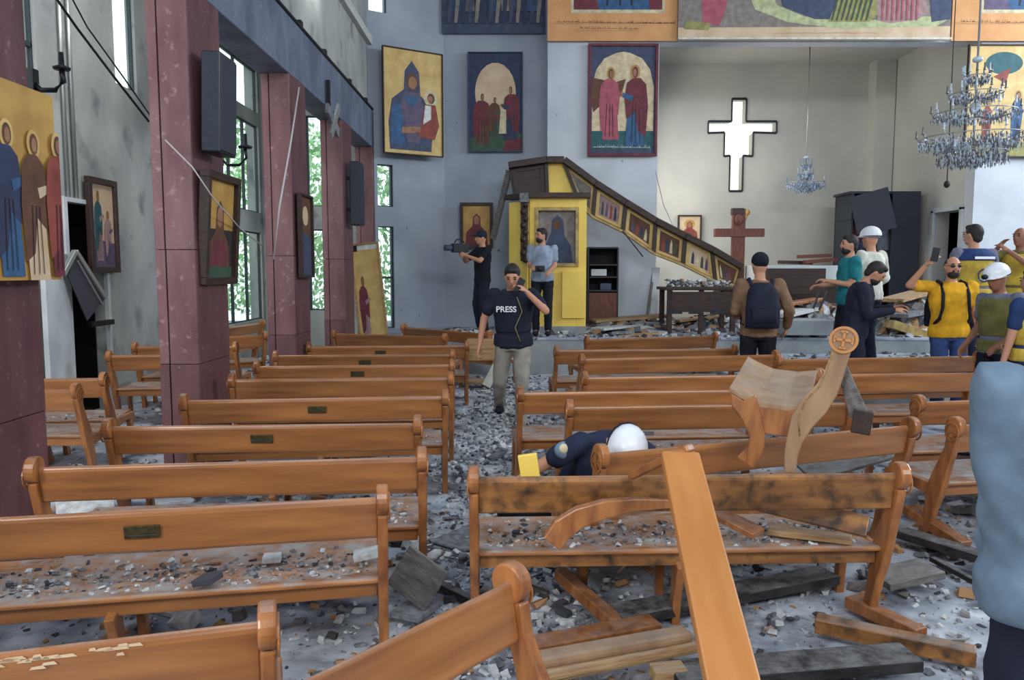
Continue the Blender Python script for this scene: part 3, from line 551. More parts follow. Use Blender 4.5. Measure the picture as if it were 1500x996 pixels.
def bench_parts(L, t, plaque=None, wood='wood', seatm='wood_seat', endm='wood_end', legs=True, mid=True):
    for s_ in (-1, 1): end_panel(s_ * L / 2, t, endm, s_)
    # backrest: board with a rounded, slightly swept top
    pr = [(-.122, .615), (-.150, .76), (-.147, .778), (-.135, .786), (-.122, .778), (-.119, .76), (-.095, .62), (-.104, .606)]
    MB().prism(pr, -L / 2 + .02, L / 2 - .02).build('backrest', wood, t, .006)
    sp = [(-.03, .405), (.08, .393), (.2, .388), (.32, .393), (.44, .408), (.468, .404), (.472, .385), (.45, .374), (.3, .366), (.1, .366), (-.02, .376), (-.045, .385), (-.045, .40)]
    MB().prism(sp, -L / 2 + .02, L / 2 - .02).build('seat', seatm, t, .004)
    MB().box((0, .005, .345), (L - .05, .022, .065)).build('seat_rail', wood, t, .004)
    MB().box((0, .40, .345), (L - .05, .022, .055)).build('seat_rail', wood, t, .004)
    if mid: MB().ribbon([(y, z * .98, w_) for y, z, w_ in POST[:5]], -.02, .02).ribbon([(y, z * .98, w_) for y, z, w_ in LEG], -.02, .02).box((0, .2, .33), (.038, .4, .05)).build('middle_leg', endm, t, .005)
    if plaque is not None:
        pl = MB().box((plaque, -.146, .70), (.13, .008, .052), None, Euler((R(10), 0, 0)).to_matrix()).build('name_plate', 'plate', t, .002)
        b = MB()
        for k in range(3): b.add([(plaque - .05, -.1515 + .0035 * k, .686 + .012 * k), (plaque + .05 - .015 * (k % 2), -.1515 + .0035 * k, .686 + .012 * k), (plaque + .05 - .015 * (k % 2), -.1515 + .0035 * k, .690 + .012 * k), (plaque - .05, -.1515 + .0035 * k, .690 + .012 * k)], [(0, 1, 2, 3)])
        b.build('engraved_lines', 'rubble_dark', pl)
def bench_from_px(xl, yl, xr, yr, label, group, plaque=None, L=None, anchor='r', **kw):
    """ends of the backrest's top edge in the photograph, at their real height .786 m"""
    zt = .786; A = at_z(xl, yl, zt); B = at_z(xr, yr, zt); v = B - A; a = math.atan2(v.y, v.x); LL = (L or v.length); u = v.normalized()
    mid = (B - u * LL / 2) if anchor == 'r' else (A + u * LL / 2)
    n = Vector((-u.y, u.x, 0)); o = mid + n * .137; o.z = 0
    t = empty('church_bench', o, (0, 0, a), label, 'bench', group); bench_parts(LL, t, plaque, **kw); return t
GL, GR = 'benches left of the aisle', 'benches right of the aisle'
b0 = bench_from_px(-60, 962, 392, 908, 'nearest left bench, cropped by the bottom left corner, pale scuff on its backrest', GL, L=1.9, plaque=None)
scu = MB(); rs = random.Random(3)
for k in range(26):
    x = .38 + rs.gauss(0, .12); z = .775 - abs(rs.gauss(0, .010)); w_ = rs.uniform(.008, .03)
    scu.add([(x - w_, -.1525, z - .004), (x + w_, -.1525, z - .005), (x + w_ * .6, -.1525, z + .004), (x - w_ * .7, -.1525, z + .003)], [(0, 1, 2, 3)])
tag(scu.build('pale_scuff', 'sand', b0), kind='stuff')
bench_from_px(0, 757, 560, 727, 'second nearest left bench with brass plate and rubble-strewn seat', GL, .165, L=2.15)
bench_from_px(50, 684, 618, 668, 'left bench with plain backrest and rounded left end knob against the first pier', GL)
bench_from_px(160, 624, 612, 619, 'left bench with brass plate standing directly behind the plain-backed one', GL, -.02)
bench_from_px(270, 586, 652, 579, 'left bench with brass plate whose left end touches the loudspeaker pier', GL, .0)
bench_from_px(340, 555, 660, 552, 'left bench without plate just beyond the loudspeaker pier', GL)
bench_from_px(376, 536, 662, 533, 'reddish left bench with dark plate, third row from the pier with loudspeaker', GL, .02, mid=False)
bench_from_px(404, 520, 663, 518, 'left bench with dark plate beside the second clear pier', GL, .0, mid=False)
bench_from_px(453, 507, 684, 505, 'left bench with small plate, its right end reaching furthest into the aisle', GL, -.1, mid=False)
bench_from_px(490, 488, 652, 493, 'slightly skewed left bench near the leaning red icon', GL, mid=False)
bench_from_px(592, 478, 716, 489, 'furthest left bench pushed up to the stage at an angle', GL, mid=False)
bench_from_px(694, 698, 1318, 692, 'nearest right bench, soot-stained backrest, leaning plank across it', GR, wood='wood_soot', seatm='wood_seat')
bench_from_px(880, 664, 1333, 622, 'skewed right bench the wrecked bench lies on', GR)
bench_from_px(834, 595, 1245, 589, 'right bench behind the white helmet, partly covered by the wrecked bench', GR)
bench_from_px(762, 574, 1110, 570, 'right bench whose left post stands furthest into the aisle', GR)
bench_from_px(856, 552, 1200, 547, 'right bench in the row just behind the one jutting into the aisle', GR)
bench_from_px(852, 525, 1136, 519, 'right bench in front of the man with the backpack', GR, mid=False)
bench_from_px(815, 512, 1076, 510, 'right bench whose left end stands beside the grey stage block', GR, mid=False)
bench_from_px(860, 497, 1047, 491, 'furthest right bench below the dark wooden table', GR, mid=False)
GQ = 'benches at the far right'
bench_from_px(1140, 526, 1432, 521, 'far right bench running in front of the man in yellow', GQ, mid=False)
bench_from_px(1196, 548, 1470, 545, 'far right bench behind the medallion of the wrecked bench', GQ)
bench_from_px(1345, 588, 1640, 580, 'far right bench half hidden by the blurred person, rounded left knob', GQ)
bench_from_px(1400, 622, 1700, 610, 'far right bench just in front of the rounded-knob one, nearest the blurred person', GQ, L=1.6, anchor='l')
GS = 'benches in the side aisle'
bench_from_px(-60, 556, 152, 553, 'side aisle bench in front of the dark doorway', GS)
bench_from_px(-160, 572, 112, 570, 'side aisle bench nearest the left edge, its end panel seen between post and pier', GS)
bench_from_px(160, 520, 330, 518, 'side aisle bench left of the loudspeaker pier', GS, mid=False)
bench_from_px(198, 507, 345, 506, 'side aisle bench one row beyond the one left of the loudspeaker pier', GS, mid=False)
bench_from_px(342, 492, 388, 490, 'short side aisle bench seen between the two clear piers', GS, L=1.2, mid=False)
bench_from_px(340, 478, 384, 472, 'tipped short side aisle bench below the green window', GS, L=1.2, mid=False)
# rotated bench in the foreground
u = Vector((.64, .77, 0)); A = at_z(742, 852, .786); L = 1.7; mid = A - u * (L / 2 - .03); n = Vector((-u.y, u.x, 0)); o = mid - n * .137; o.z = .0
t = empty('church_bench', o, (0, 0, math.atan2(u.y, u.x) + math.pi), 'skewed bench in the foreground, its round-topped end post at bottom centre', 'bench', GR); bench_parts(L, t)
# ------------------------------------------------------------------ wrecked pieces
# toppled bench fragment resting on the skewed bench, its end panel with the cross medallion facing the camera
P = at_y(1166, 690, 3.72)
wr = empty('wrecked_bench', (P.x, P.y + .02, P.z), (0, R(2), R(90)), 'broken bench piece on top of the right benches, cross medallion facing the camera', 'bench', None)
wr.rotation_euler = (Matrix.Rotation(R(7), 3, 'Y') @ Matrix.Rotation(R(64), 3, 'Z')).to_euler()
def scaled_panel(parent, x):
    b = MB(); t_ = .045; k = 1.0
    P_ = [(.02, -.02, .06), (.03, .07, .07), (.025, .16, .085), (-.0, .28, .125), (-.05, .38, .145), (-.10, .48, .12), (-.125, .58, .10), (-.135, .66, .095), (-.14, .71, .10)]
    b.ribbon(P_, x - t_ / 2, x + t_ / 2); o = b.disc((-.145, .765), .074, x - t_ / 2 - .003, x + t_ / 2 + .003, seg=28).build('end_panel', 'wood_pale', parent, .008)
    b = MB(); xs = x - t_ / 2 - .003
    for i in range(28):
        a0, a1 = 6.2832 * i / 28, 6.2832 * (i + 1) / 28
        b.prism([(-.145 + .074 * math.cos(a0), .765 + .074 * math.sin(a0)), (-.145 + .074 * math.cos(a1), .765 + .074 * math.sin(a1)), (-.145 + .060 * math.cos(a1), .765 + .060 * math.sin(a1)), (-.145 + .060 * math.cos(a0), .765 + .060 * math.sin(a0))], xs, xs - .008)
    for (w_, h) in ((.088, .014), (.014, .088)): b.box((xs - .004, -.145, .765), (.008, w_, h))
    for (y, z) in ((.044, 0), (-.044, 0), (0, .044), (0, -.044)): b.box((xs - .004, -.145 + y, .765 + z), (.008, .012 if z == 0 else .036, .012 if z else .036))
    b.build('cross_medallion', 'wood_bright', o)
    b = MB()                                                         # carved groove line on the panel
    b.tube([(xs + .002, .0, .20), (xs + .002, .02, .30), (xs + .002, -.0, .40), (xs + .002, -.065, .50), (xs + .002, -.085, .62), (xs + .002, -.10, .68)], .005, seg=5); b.build('carved_line', 'wood_raw', o)
wr.scale = (.9, .88, .88)
scaled_panel(wr, 0)
sp = [(-.02, .38), (.1, .35), (.25, .345), (.36, .375), (.42, .40), (.42, .375), (.36, .35), (.25, .315), (.1, .32), (-.02, .35)]
q = MB().prism(sp, .0, .72); q.v = [(v[0], v[1] + .04 * v[0], v[2] + .20 * v[0]) for v in q.v]; q.build('seat', 'wood_pale', wr, .004)
MB().prism([(.0, .35), (.12, .32), (.3, .325), (.41, .37), (.39, .28), (.3, .2), (.18, .17), (.02, .18)], .0, .03).build('seat_side', 'wood_end', wr, .006)
MB().ribbon([(.33, .34, .15), (.27, .25, .11), (.225, .15, .09), (.225, .07, .09), (.27, -.02, .11)], -.01, .035).build('leg', 'wood_end', wr, .008)
MB().ribbon([(-.10, .70, .06), (-.20, .52, .07), (-.28, .36, .10)], .05, .085).build('broken_brace', 'wood_grey', wr, .006)
MB().box((-.30, .07, .33), (.05, .11, .12), 'wood_dark').v
MB().box((.07, -.30, .33), (.09, .10, .13)).build('brace_block', 'wood_dark', wr, .006)
# plank leaning on the nearest right bench
def plank(name, label, P, Q, w_, t_, m, cat='plank', up=(0, 0, 1), group=None, bevel=.006):
    P = Vector(P); Q = Vector(Q); d = Q - P; L = d.length; x = d.normalized(); u = Vector(up)
    y = u.cross(x).normalized(); z = x.cross(y); o = MB().box((0, 0, 0), (L, w_, t_)).build(name, m, None, bevel)
    o.matrix_world = Matrix.Translation((P + Q) / 2) @ Matrix((x, y, z)).transposed().to_4x4(); return tag(o, label, cat, group)
top = at_y(996, 668, 3.06); bot = at_y(1092, 1085, 1.88)
lp = empty('leaning_plank', (0, 0, 0), label='long orange plank leaning steeply across the soot-stained bench', cat='plank')
d = (bot - top).normalized(); sx = Vector((1, 0, .0)) ; up = d.cross(sx).normalized()
q = MB().bar(top, bot, .152, .05, None, up=up); q.build('plank_board', 'wood_bright', lp, .008)
e0 = at_y(1012, 655, 3.06); e1 = at_y(925, 697, 3.30)
MB().bar(e0, e1, .05, .035, None).build('brace', 'wood_end', lp, .008)
MB().ell(top + Vector((0, .01, .0)), (.075, .03, .03)).build('plank_head', 'wood_end', lp)
# curved end piece across the front bench
def px_ribbon(name, label, pts, th, m, cat='bench part', group=None):
    """pts: (px, py, Y, half width m) centre line standing across the view"""
    C_ = [(at_y(a, b_, Y), hw) for a, b_, Y, hw in pts]; o0 = C_[0][0]; vs = []; fs = []
    for i, (p, hw) in enumerate(C_):
        d_ = (C_[min(i + 1, len(C_) - 1)][0] - C_[max(i - 1, 0)][0]).normalized(); n_ = d_.cross(Vector((0, 1, 0))).normalized()
        for a in (n_ * hw, -n_ * hw):
            for bq in (-th / 2, th / 2): vs.append(p + a + Vector((0, bq, 0)) - o0)
    for i in range(len(C_) - 1):
        k = 4 * i; fs += [(k, k + 4, k + 6, k + 2), (k + 1, k + 3, k + 7, k + 5), (k, k + 1, k + 5, k + 4), (k + 2, k + 6, k + 7, k + 3)]
    k = 4 * (len(C_) - 1); fs += [(0, 2, 3, 1), (k, k + 1, k + 3, k + 2)]
    o = MB().add(vs, fs).build(name, m, None, .006); o.location = o0; return tag(o, label, cat, group)
px_ribbon('broken_bench_end', 'curved bench end lying across the seat of the soot-stained bench, left part', [(808, 795, 3.22, .045), (822, 775, 3.24, .05), (848, 757, 3.28, .045), (885, 745, 3.32, .04), (930, 738, 3.36, .03), (985, 736, 3.4, .02)], .05, 'wood_end')
plank('broken_seat_board', 'dark reddish broken board lying under the leaning plank on the bench seat', at_z(1045, 748, .52), at_z(1112, 782, .46), .12, .03, 'wood_end', 'board')
plank('broken_back_board', 'long split board lying aslant over the right part of the sooty bench seat', at_y(1110, 733, 3.7), at_y(1272, 772, 3.45), .10, .035, 'wood_soot', 'board', up=(0, -1, .5))
plank('broken_board', 'splintered pale board on the seat near the right end of the sooty bench', at_z(1125, 776, .415), at_z(1248, 790, .42), .10, .03, 'wood_raw', 'board')
# planks behind, on seat of skewed bench
plank('loose_board', 'dusty grey board propped on the seat of the skewed bench', at_z(1175, 690, .45), at_z(1300, 655, .56), .22, .02, 'wood_grey', 'board', up=(0, -.4, 1))
# rounded rails on the floor, bottom centre
plank('backrest_board', 'pale rounded bench rail on the floor at bottom centre, front one', at_z(785, 992, .10), at_z(1020, 945, .10), .07, .05, 'wood_raw', 'board', bevel=.02)
plank('backrest_board', 'glossy bench rail lying beside the front pale rail at bottom centre', at_z(785, 968, .14), at_z(1008, 928, .14), .10, .05, 'wood_pale', 'board', bevel=.02)
plank('backrest_board', 'brown bench rail behind the two pale rails at bottom centre', at_z(770, 948, .10), at_z(960, 912, .10), .12, .04, 'wood_end', 'board')
plank('charred_plank', 'wide ash-covered plank on the floor below the leaning plank', at_z(985, 990, .06), at_z(1335, 962, .08), .17, .05, 'wood_char', 'plank')
plank('charred_plank', 'ash-covered plank crossing under the soot-stained bench', at_z(900, 902, .06), at_z(1215, 842, .08), .16, .05, 'wood_char', 'plank')
plank('charred_plank', 'broad burnt plank lying behind the foot of the sooty bench, right of it', at_z(1285, 850, .10), at_z(1365, 832, .14), .2, .04, 'wood_grey', 'plank')
plank('charred_plank', 'thin burnt lath slanting across the ashes at the right', at_z(1365, 818, .05), at_z(1465, 872, .05), .04, .03, 'wood_char', 'plank')
plank('charred_plank', 'dark beam lying under the far right bench', at_z(1320, 780, .08), at_z(1470, 826, .08), .12, .05, 'wood_char', 'plank')
plank('bench_foot', 'charred bench runner on the floor at the foot of the sooty bench', at_z(1195, 912, .06), at_z(1430, 962, .06), .085, .07, 'wood_soot', 'bench part')
plank('bench_foot', 'pale bench runner crossing the charred one at the foot of the sooty bench', at_z(1245, 880, .05), at_z(1350, 930, .05), .08, .06, 'wood_end', 'bench part')
plank('bench_foot', 'bench runner on the floor under the middle of the sooty bench', at_z(820, 840, .10), at_z(905, 915, .05), .07, .06, 'wood_end', 'bench part')
plank('bench_foot', 'tipped bench leg under the far right bench', at_z(1330, 745, .16), at_z(1415, 800, .06), .09, .06, 'wood_end', 'bench part')
plank('wood_offcut', 'small square offcut at the bottom edge left of the leaning plank', at_z(955, 988, .06), at_z(1003, 984, .06), .09, .06, 'wood_raw', 'offcut')
plank('fallen_board', 'grey board standing on edge in the aisle between the near benches', at_z(584, 826, .28), at_z(640, 868, .16), .02, .24, 'wood_grey', 'board', up=(0, 0, 1))
plank('fallen_board', 'pale slab lying flat on the floor in front of the grey board in the aisle', at_z(592, 905, .05), at_z(625, 880, .05), .16, .03, 'plaster_grey', 'slab')
plank('fallen_board', 'long dark board edge on the aisle floor beside the soot-stained bench', at_z(630, 850, .04), at_z(700, 884, .04), .05, .04, 'wood_char', 'board')
plank('fallen_board', 'wide pale slab on the aisle floor left of the soot-stained bench', at_z(655, 800, .02), at_z(735, 765, .02), .28, .02, 'plaster_grey', 'slab')
plank('seat_board', 'bench board leaning flat behind the far left bench ends at the stage', at_y(684, 512, 9.6), at_y(724, 512, 9.6), .03, .28, 'wood_raw', 'board', up=(0, .2, 1))
plank('seat_board', 'tan fallen board on the aisle floor behind the walking man', at_z(655, 555, .1), at_z(735, 560, .1), .3, .04, 'wood_raw', 'board')
plank('window_fragment', 'white slotted panel fragment under the plated left bench', at_z(82, 752, .13), at_z(168, 740, .13), .2, .02, 'plaster_white', 'fragment', up=(.3, -.5, 1))
plank('window_fragment', 'white tilted sheet under the plain-backed left bench', at_z(222, 738, .08), at_z(282, 736, .08), .12, .02, 'plaster_white', 'fragment')
plank('roof_sheet', 'long metal strip lying on the seat of the right bench behind the helmet', at_z(905, 631, .41), at_z(958, 633, .41), .10, .03, 'wood_grey', 'strip')
plank('wood_offcut', 'short dusty block on the seat of the second nearest left bench', at_z(385, 818, .42), at_z(412, 816, .42), .07, .03, 'plaster_white', 'offcut')
for (a, c_, l_) in (((518, 815), (560, 806), 'pale triangular plaster shard at the aisle end of the second nearest left seat'), ((290, 850), (318, 846), 'small black flake on the seat of the second nearest left bench')):
    plank('seat_debris', l_, at_z(a[0], a[1], .43), at_z(c_[0], c_[1], .45), .09, .03, 'plaster_white' if 'pale' in l_ else 'rubble_dark', 'shard')
for (x, y, lab) in ((100, 900, 0), (0, 0, 0)): pass
tube = tag(MB().tube([at_z(1444, 812, .02), at_z(1442, 780, .25), at_y(1443, 722, at_z(1442, 780, .25).y), at_y(1450, 710, at_z(1442, 780, .25).y + .02), at_y(1458, 716, at_z(1442, 780, .25).y + .05)], .010).build('chair_frame', 'metal_light'), 'bent shiny metal tube standing by the blurred person', 'tube')
q_ = at_z(1418, 655, .43); tag(MB().ell(q_, (.16, .10, .06)).ell(q_ + Vector((.10, .03, .02)), (.12, .10, .05)).build('cloth_bundle', 'cloth_navy'), 'navy cloth bundle on the seat of the rounded-knob bench at the right', 'clothing')
q_ = at_z(1408, 640, .44); tag(MB().ell(q_, (.12, .07, .035)).build('cloth_bundle', 'cloth_white'), 'white cloth lying beside the navy bundle at the right', 'clothing')
# bag under the front bench
bg_ = MB(); p = at_z(775, 770, .20); bg_.ell(p + Vector((0, .25, .02)), (.20, .14, .16)); tag(bg_.build('black_bag', 'cloth_black'), 'black bag on the floor under the soot-stained bench', 'bag')
# ================================================================== RUBBLE
rg = random.Random(11)
def chips(n, zone, mats, smin, smax, name, label, zfun):
    b = MB()
    for i in range(n):
        x, y = zone(rg); s_ = smin + (smax - smin) * rg.random() ** 2.5; rot = Euler((rg.uniform(-.5, .5), rg.uniform(-.5, .5), rg.uniform(0, 6.28))).to_matrix()
        w_, d_, h_ = s_ * rg.uniform(.5, 1.4), s_ * rg.uniform(.4, 1), s_ * rg.uniform(.1, .45); z = zfun(x, y) + h_ * .5
        vs = [Vector((sx * w_ / 2 * rg.uniform(.5, 1), sy * d_ / 2 * rg.uniform(.5, 1), sz * h_ / 2)) for sx, sy in ((-1, -1), (1, -1), (1, 1), (-1, 1)) for sz in (-1, 1)]
        vs = [Vector((x, y, z)) + rot @ v for v in vs]
        b.add(vs, [(0, 2, 4, 6), (1, 7, 5, 3), (0, 1, 3, 2), (2, 3, 5, 4), (4, 5, 7, 6), (6, 7, 1, 0)], rg.choice(mats))
    return tag(b.build(name), label, 'rubble', None, 'stuff')
MW = ['plaster_white', 'plaster_grey', 'plaster_grey', 'plaster_white', 'plaster_white', 'plaster_grey', 'plaster_grey', 'plaster_white', 'rubble_dark', 'rubble_dark', 'rubble_tan']
chips(17000, lambda r: (r.uniform(-2.4, 4.2), 1.2 + 8.5 * r.random() ** 1.3), MW, .007, .05, 'floor_rubble', 'broken plaster flakes and soot covering the nave floor', lambda x, y: 0)
chips(7000, lambda r: (r.gauss(-.05, .27), r.uniform(2.6, 12.3)), ['plaster_white', 'plaster_white', 'plaster_white', 'plaster_white', 'plaster_white', 'plaster_grey', 'plaster_grey', 'rubble_dark'], .010, .075, 'aisle_rubble', 'pale plaster flakes littering the centre aisle', lambda x, y: 0)
chips(420, lambda r: (r.choice((r.uniform(-2.1, -.5), r.uniform(.1, 3.2))), 2.0 + 3.6 * r.random()), ['plaster_grey', 'plaster_white', 'wood_grey', 'wood_char', 'rubble_tan'], .05, .17, 'coarse_litter', 'coarse plaster scraps and splinters littering the floor under the near benches', lambda x, y: 0)
chips(1000, lambda r: (r.uniform(-4.8, -2.8), r.uniform(4, 15)), MW, .01, .09, 'side_rubble', 'broken plaster on the side aisle floor', lambda x, y: 0)
def stage_zone(r):
    y = 12.55 + 5.0 * r.random() ** 1.3
    return (r.uniform(-1.1, 8.4), y) if y < 14.3 else (r.uniform(2.8, 8.3), y)
chips(2400, stage_zone, MW + ['rubble_tan', 'plaster_white'], .02, .16, 'stage_rubble', 'plaster and splinters strewn over the stage', lambda x, y: STG)
chips(900, lambda r: (r.uniform(2.9, 9), r.uniform(9.5, 12.4)), MW, .02, .12, 'step_rubble', 'plaster and splinters strewn over the low chancel step', lambda x, y: .35)
def seat_zone(xl, yl, xr, yr, L=None):
    A = at_z(xl, yl, .786); B = at_z(xr, yr, .786); v = B - A; u_ = v.normalized(); n_ = Vector((-u_.y, u_.x, 0)); A2 = B - u_ * (L or v.length)
    return lambda r: tuple((A2 + u_ * (v.length if not L else L) * r.uniform(.03, .97) + n_ * (.137 + r.uniform(.0, .42)))[:2])
for (q, n_, lab) in (((0, 757, 560, 727, 2.15), 750, 'second nearest left bench'), ((50, 684, 618, 668), 420, 'plain-backed left bench'), ((160, 624, 612, 619), 420, 'left bench behind the plain-backed one'), ((270, 586, 652, 579), 260, 'left bench at the loudspeaker pier'),
                     ((694, 698, 1318, 692), 800, 'soot-stained bench'), ((880, 664, 1333, 622), 260, 'skewed right bench'), ((834, 595, 1245, 589), 160, 'right bench behind the helmet'), ((-60, 556, 152, 553), 80, 'side aisle bench at the doorway')):
    chips(int(n_ * 1.6), seat_zone(*q), MW, .005, .038, 'seat_rubble', 'gritty plaster crumbs on the seat of the ' + lab, lambda x, y: .392)
# larger loose pieces, each its own thing
ORD = ['nearest', 'second nearest', 'third nearest', 'fourth nearest', 'fifth nearest', 'sixth nearest', 'seventh nearest', 'eighth nearest', 'ninth nearest']
def slabs(n, zone, zf, size, nm, group, cat, mats, where):
    cnt = {}; pos = sorted([zone(rg) for _ in range(n)], key=lambda p: p[1])
    for i, (x, y) in enumerate(pos):
        s_ = size * rg.uniform(.6, 1.4); k = rg.randint(5, 7); pts = [(s_ * rg.uniform(.6, 1) * math.cos(6.283 * j / k), s_ * .7 * rg.uniform(.6, 1) * math.sin(6.283 * j / k)) for j in range(k)]
        m = mats[i % len(mats)]; o = MB().prism(pts, 0, s_ * .16, 'z').build(nm, m, None, .003); o.location = (x, y, zf + .01); o.rotation_euler = (rg.uniform(0, .2), rg.uniform(-.15, .15), rg.uniform(0, 6))
        c_ = {'plaster_white': 'white', 'plaster_grey': 'grey', 'rubble_dark': 'blackened', 'stage': 'dusty blue-grey'}[m]; cnt[c_] = cnt.get(c_, -1) + 1
        tag(o, '%s plaster chunk %s, %s of its colour there' % (c_, where, ORD[cnt[c_]]), cat, group)
slabs(12, lambda r: (r.gauss(-.1, .22), r.uniform(3, 10)), 0, .11, 'plaster_chunk', 'plaster chunks in the centre aisle', 'chunk', ['plaster_white', 'plaster_grey'], 'on the centre aisle floor')
slabs(9, lambda r: (r.uniform(-2.1, -.7), r.uniform(2.4, 6)), 0, .10, 'plaster_chunk', 'plaster chunks between the left benches', 'chunk', ['plaster_white', 'plaster_grey', 'rubble_dark'], 'on the floor between the left benches')
slabs(12, lambda r: (r.uniform(.3, 3.2), r.uniform(2.3, 5)), 0, .10, 'plaster_chunk', 'plaster chunks between the right benches', 'chunk', ['plaster_white', 'plaster_grey', 'rubble_dark'], 'on the floor around the right benches')
slabs(16, lambda r: (r.uniform(1.4, 7.5), r.uniform(12.8, 14.1)), STG, .26, 'plaster_chunk', 'plaster chunks on the stage', 'chunk', ['plaster_white', 'plaster_grey', 'stage'], 'lying flat on the stage')
# ================================================================== THINGS ON THE STAGE AND THE WALLS
# ---- yellow icon screen section still standing
ys = empty('icon_screen', (0, 0, 0), label='upright bright yellow icon screen panel with inset picture of a hooded figure', cat='icon screen')
Y0 = 13.45; a = at_y(776, 290, Y0); c = at_y(858, 473, Y0); zt, zb, xa, xb = a.z, STG + .01, a.x, c.x
ia = at_y(786, 306, Y0); ic = at_y(845, 388, Y0)
def rectring(b, x0, x1, z0, z1, X0, X1, Z0, Z1, y, t):
    b.box(((x0 + X0) / 2, y, (z0 + z1) / 2), (X0 - x0, t, z1 - z0)); b.box(((X1 + x1) / 2, y, (z0 + z1) / 2), (x1 - X1, t, z1 - z0))
    b.box(((X0 + X1) / 2, y, (z1 + Z1) / 2), (X1 - X0, t, z1 - Z1)); b.box(((X0 + X1) / 2, y, (z0 + Z0) / 2), (X1 - X0, t, Z0 - z0))
b = MB(); rectring(b, xa, xb, zb + .1, zt, ia.x, ic.x, ic.z, ia.z, Y0 + .05, .10); b.build('front_panel', 'yellow', ys, .006)
b = MB(); lp_ = at_y(822, 397, Y0 - .04); b.box(((lp_.x + xb) / 2, Y0 - .03, (lp_.z + zb + .25) / 2), (xb - lp_.x - .03, .04, lp_.z - zb - .25)); b.build('lower_panel', 'yellow', ys, .006)
b = MB(); rectring(b, ia.x - .03, ic.x + .03, ic.z - .03, ia.z + .03, ia.x + .03, ic.x - .03, ic.z + .03, ia.z - .03, Y0 - .01, .05); b.build('inner_frame', 'yellow_old', ys, .004)
ph = MB(); w_, h = ic.x - ia.x, ia.z - ic.z; A = [([(0, 0), (1, 0), (1, 1), (0, 1)], 'paint_grey')] + [([(.2, .0), (.92, .0), (.85, .35), (.7, .52), (.66, .8), (.52, .9), (.38, .8), (.36, .56), (.24, .4)], 'paint_slate'), (circ(.5, .72, .09, .10), 'paint_brown')]
for i, (poly, m) in enumerate(A): ph.add([(ia.x + p[0] * w_, Y0 + .06 - .001 * i, ic.z + p[1] * h) for p in poly], [tuple(range(len(poly)))[::1] if i == 0 else tuple(range(len(poly)))], m)
ph.build('painting', None, ys)
MB().bar((xa - .02, Y0 + .02, (zt + zb) / 2), (xa - .34, Y0 + .38, (zt + zb) / 2), .06, zt - zb - .1).build('side_panel', 'yellow', ys, .006)
b = MB(); k0 = at_y(760, 372, Y0 - .04); k1 = at_y(760, 300, Y0 - .04); xk = at_y(768, 340, Y0 - .04).x
for i in range(9):
    z = k0.z - .1 + (k1.z - k0.z + .1) * i / 8; b.ell((xk - (.02 if i % 2 else -.02), Y0 - .05, z), (.055, .04, .06), seg=8, nr=5)
b.box((xk, Y0 - .03, (k0.z + k1.z) / 2), (.13, .03, k1.z - k0.z + .25)); b.build('carved_strip', 'wood_dark', ys)
MB().box((xk, Y0 - .05, k1.z + .12), (.17, .09, .16)).build('capital', 'plaster_grey', ys, .01)
MB().box(((xa + xb) / 2 + .02, Y0 + .0, zt + .04), (xb - xa + .08, .22, .09)).bar((xa, Y0 + .02, zt + .04), (xa - .36, Y0 + .42, zt + .04), .2, .09).build('cornice', 'wood_dark', ys, .008)
MB().box(((xa + xb) / 2, Y0 - .02, zb + .05), (xb - xa, .2, .12)).build('plinth', 'step_face', ys, .006)
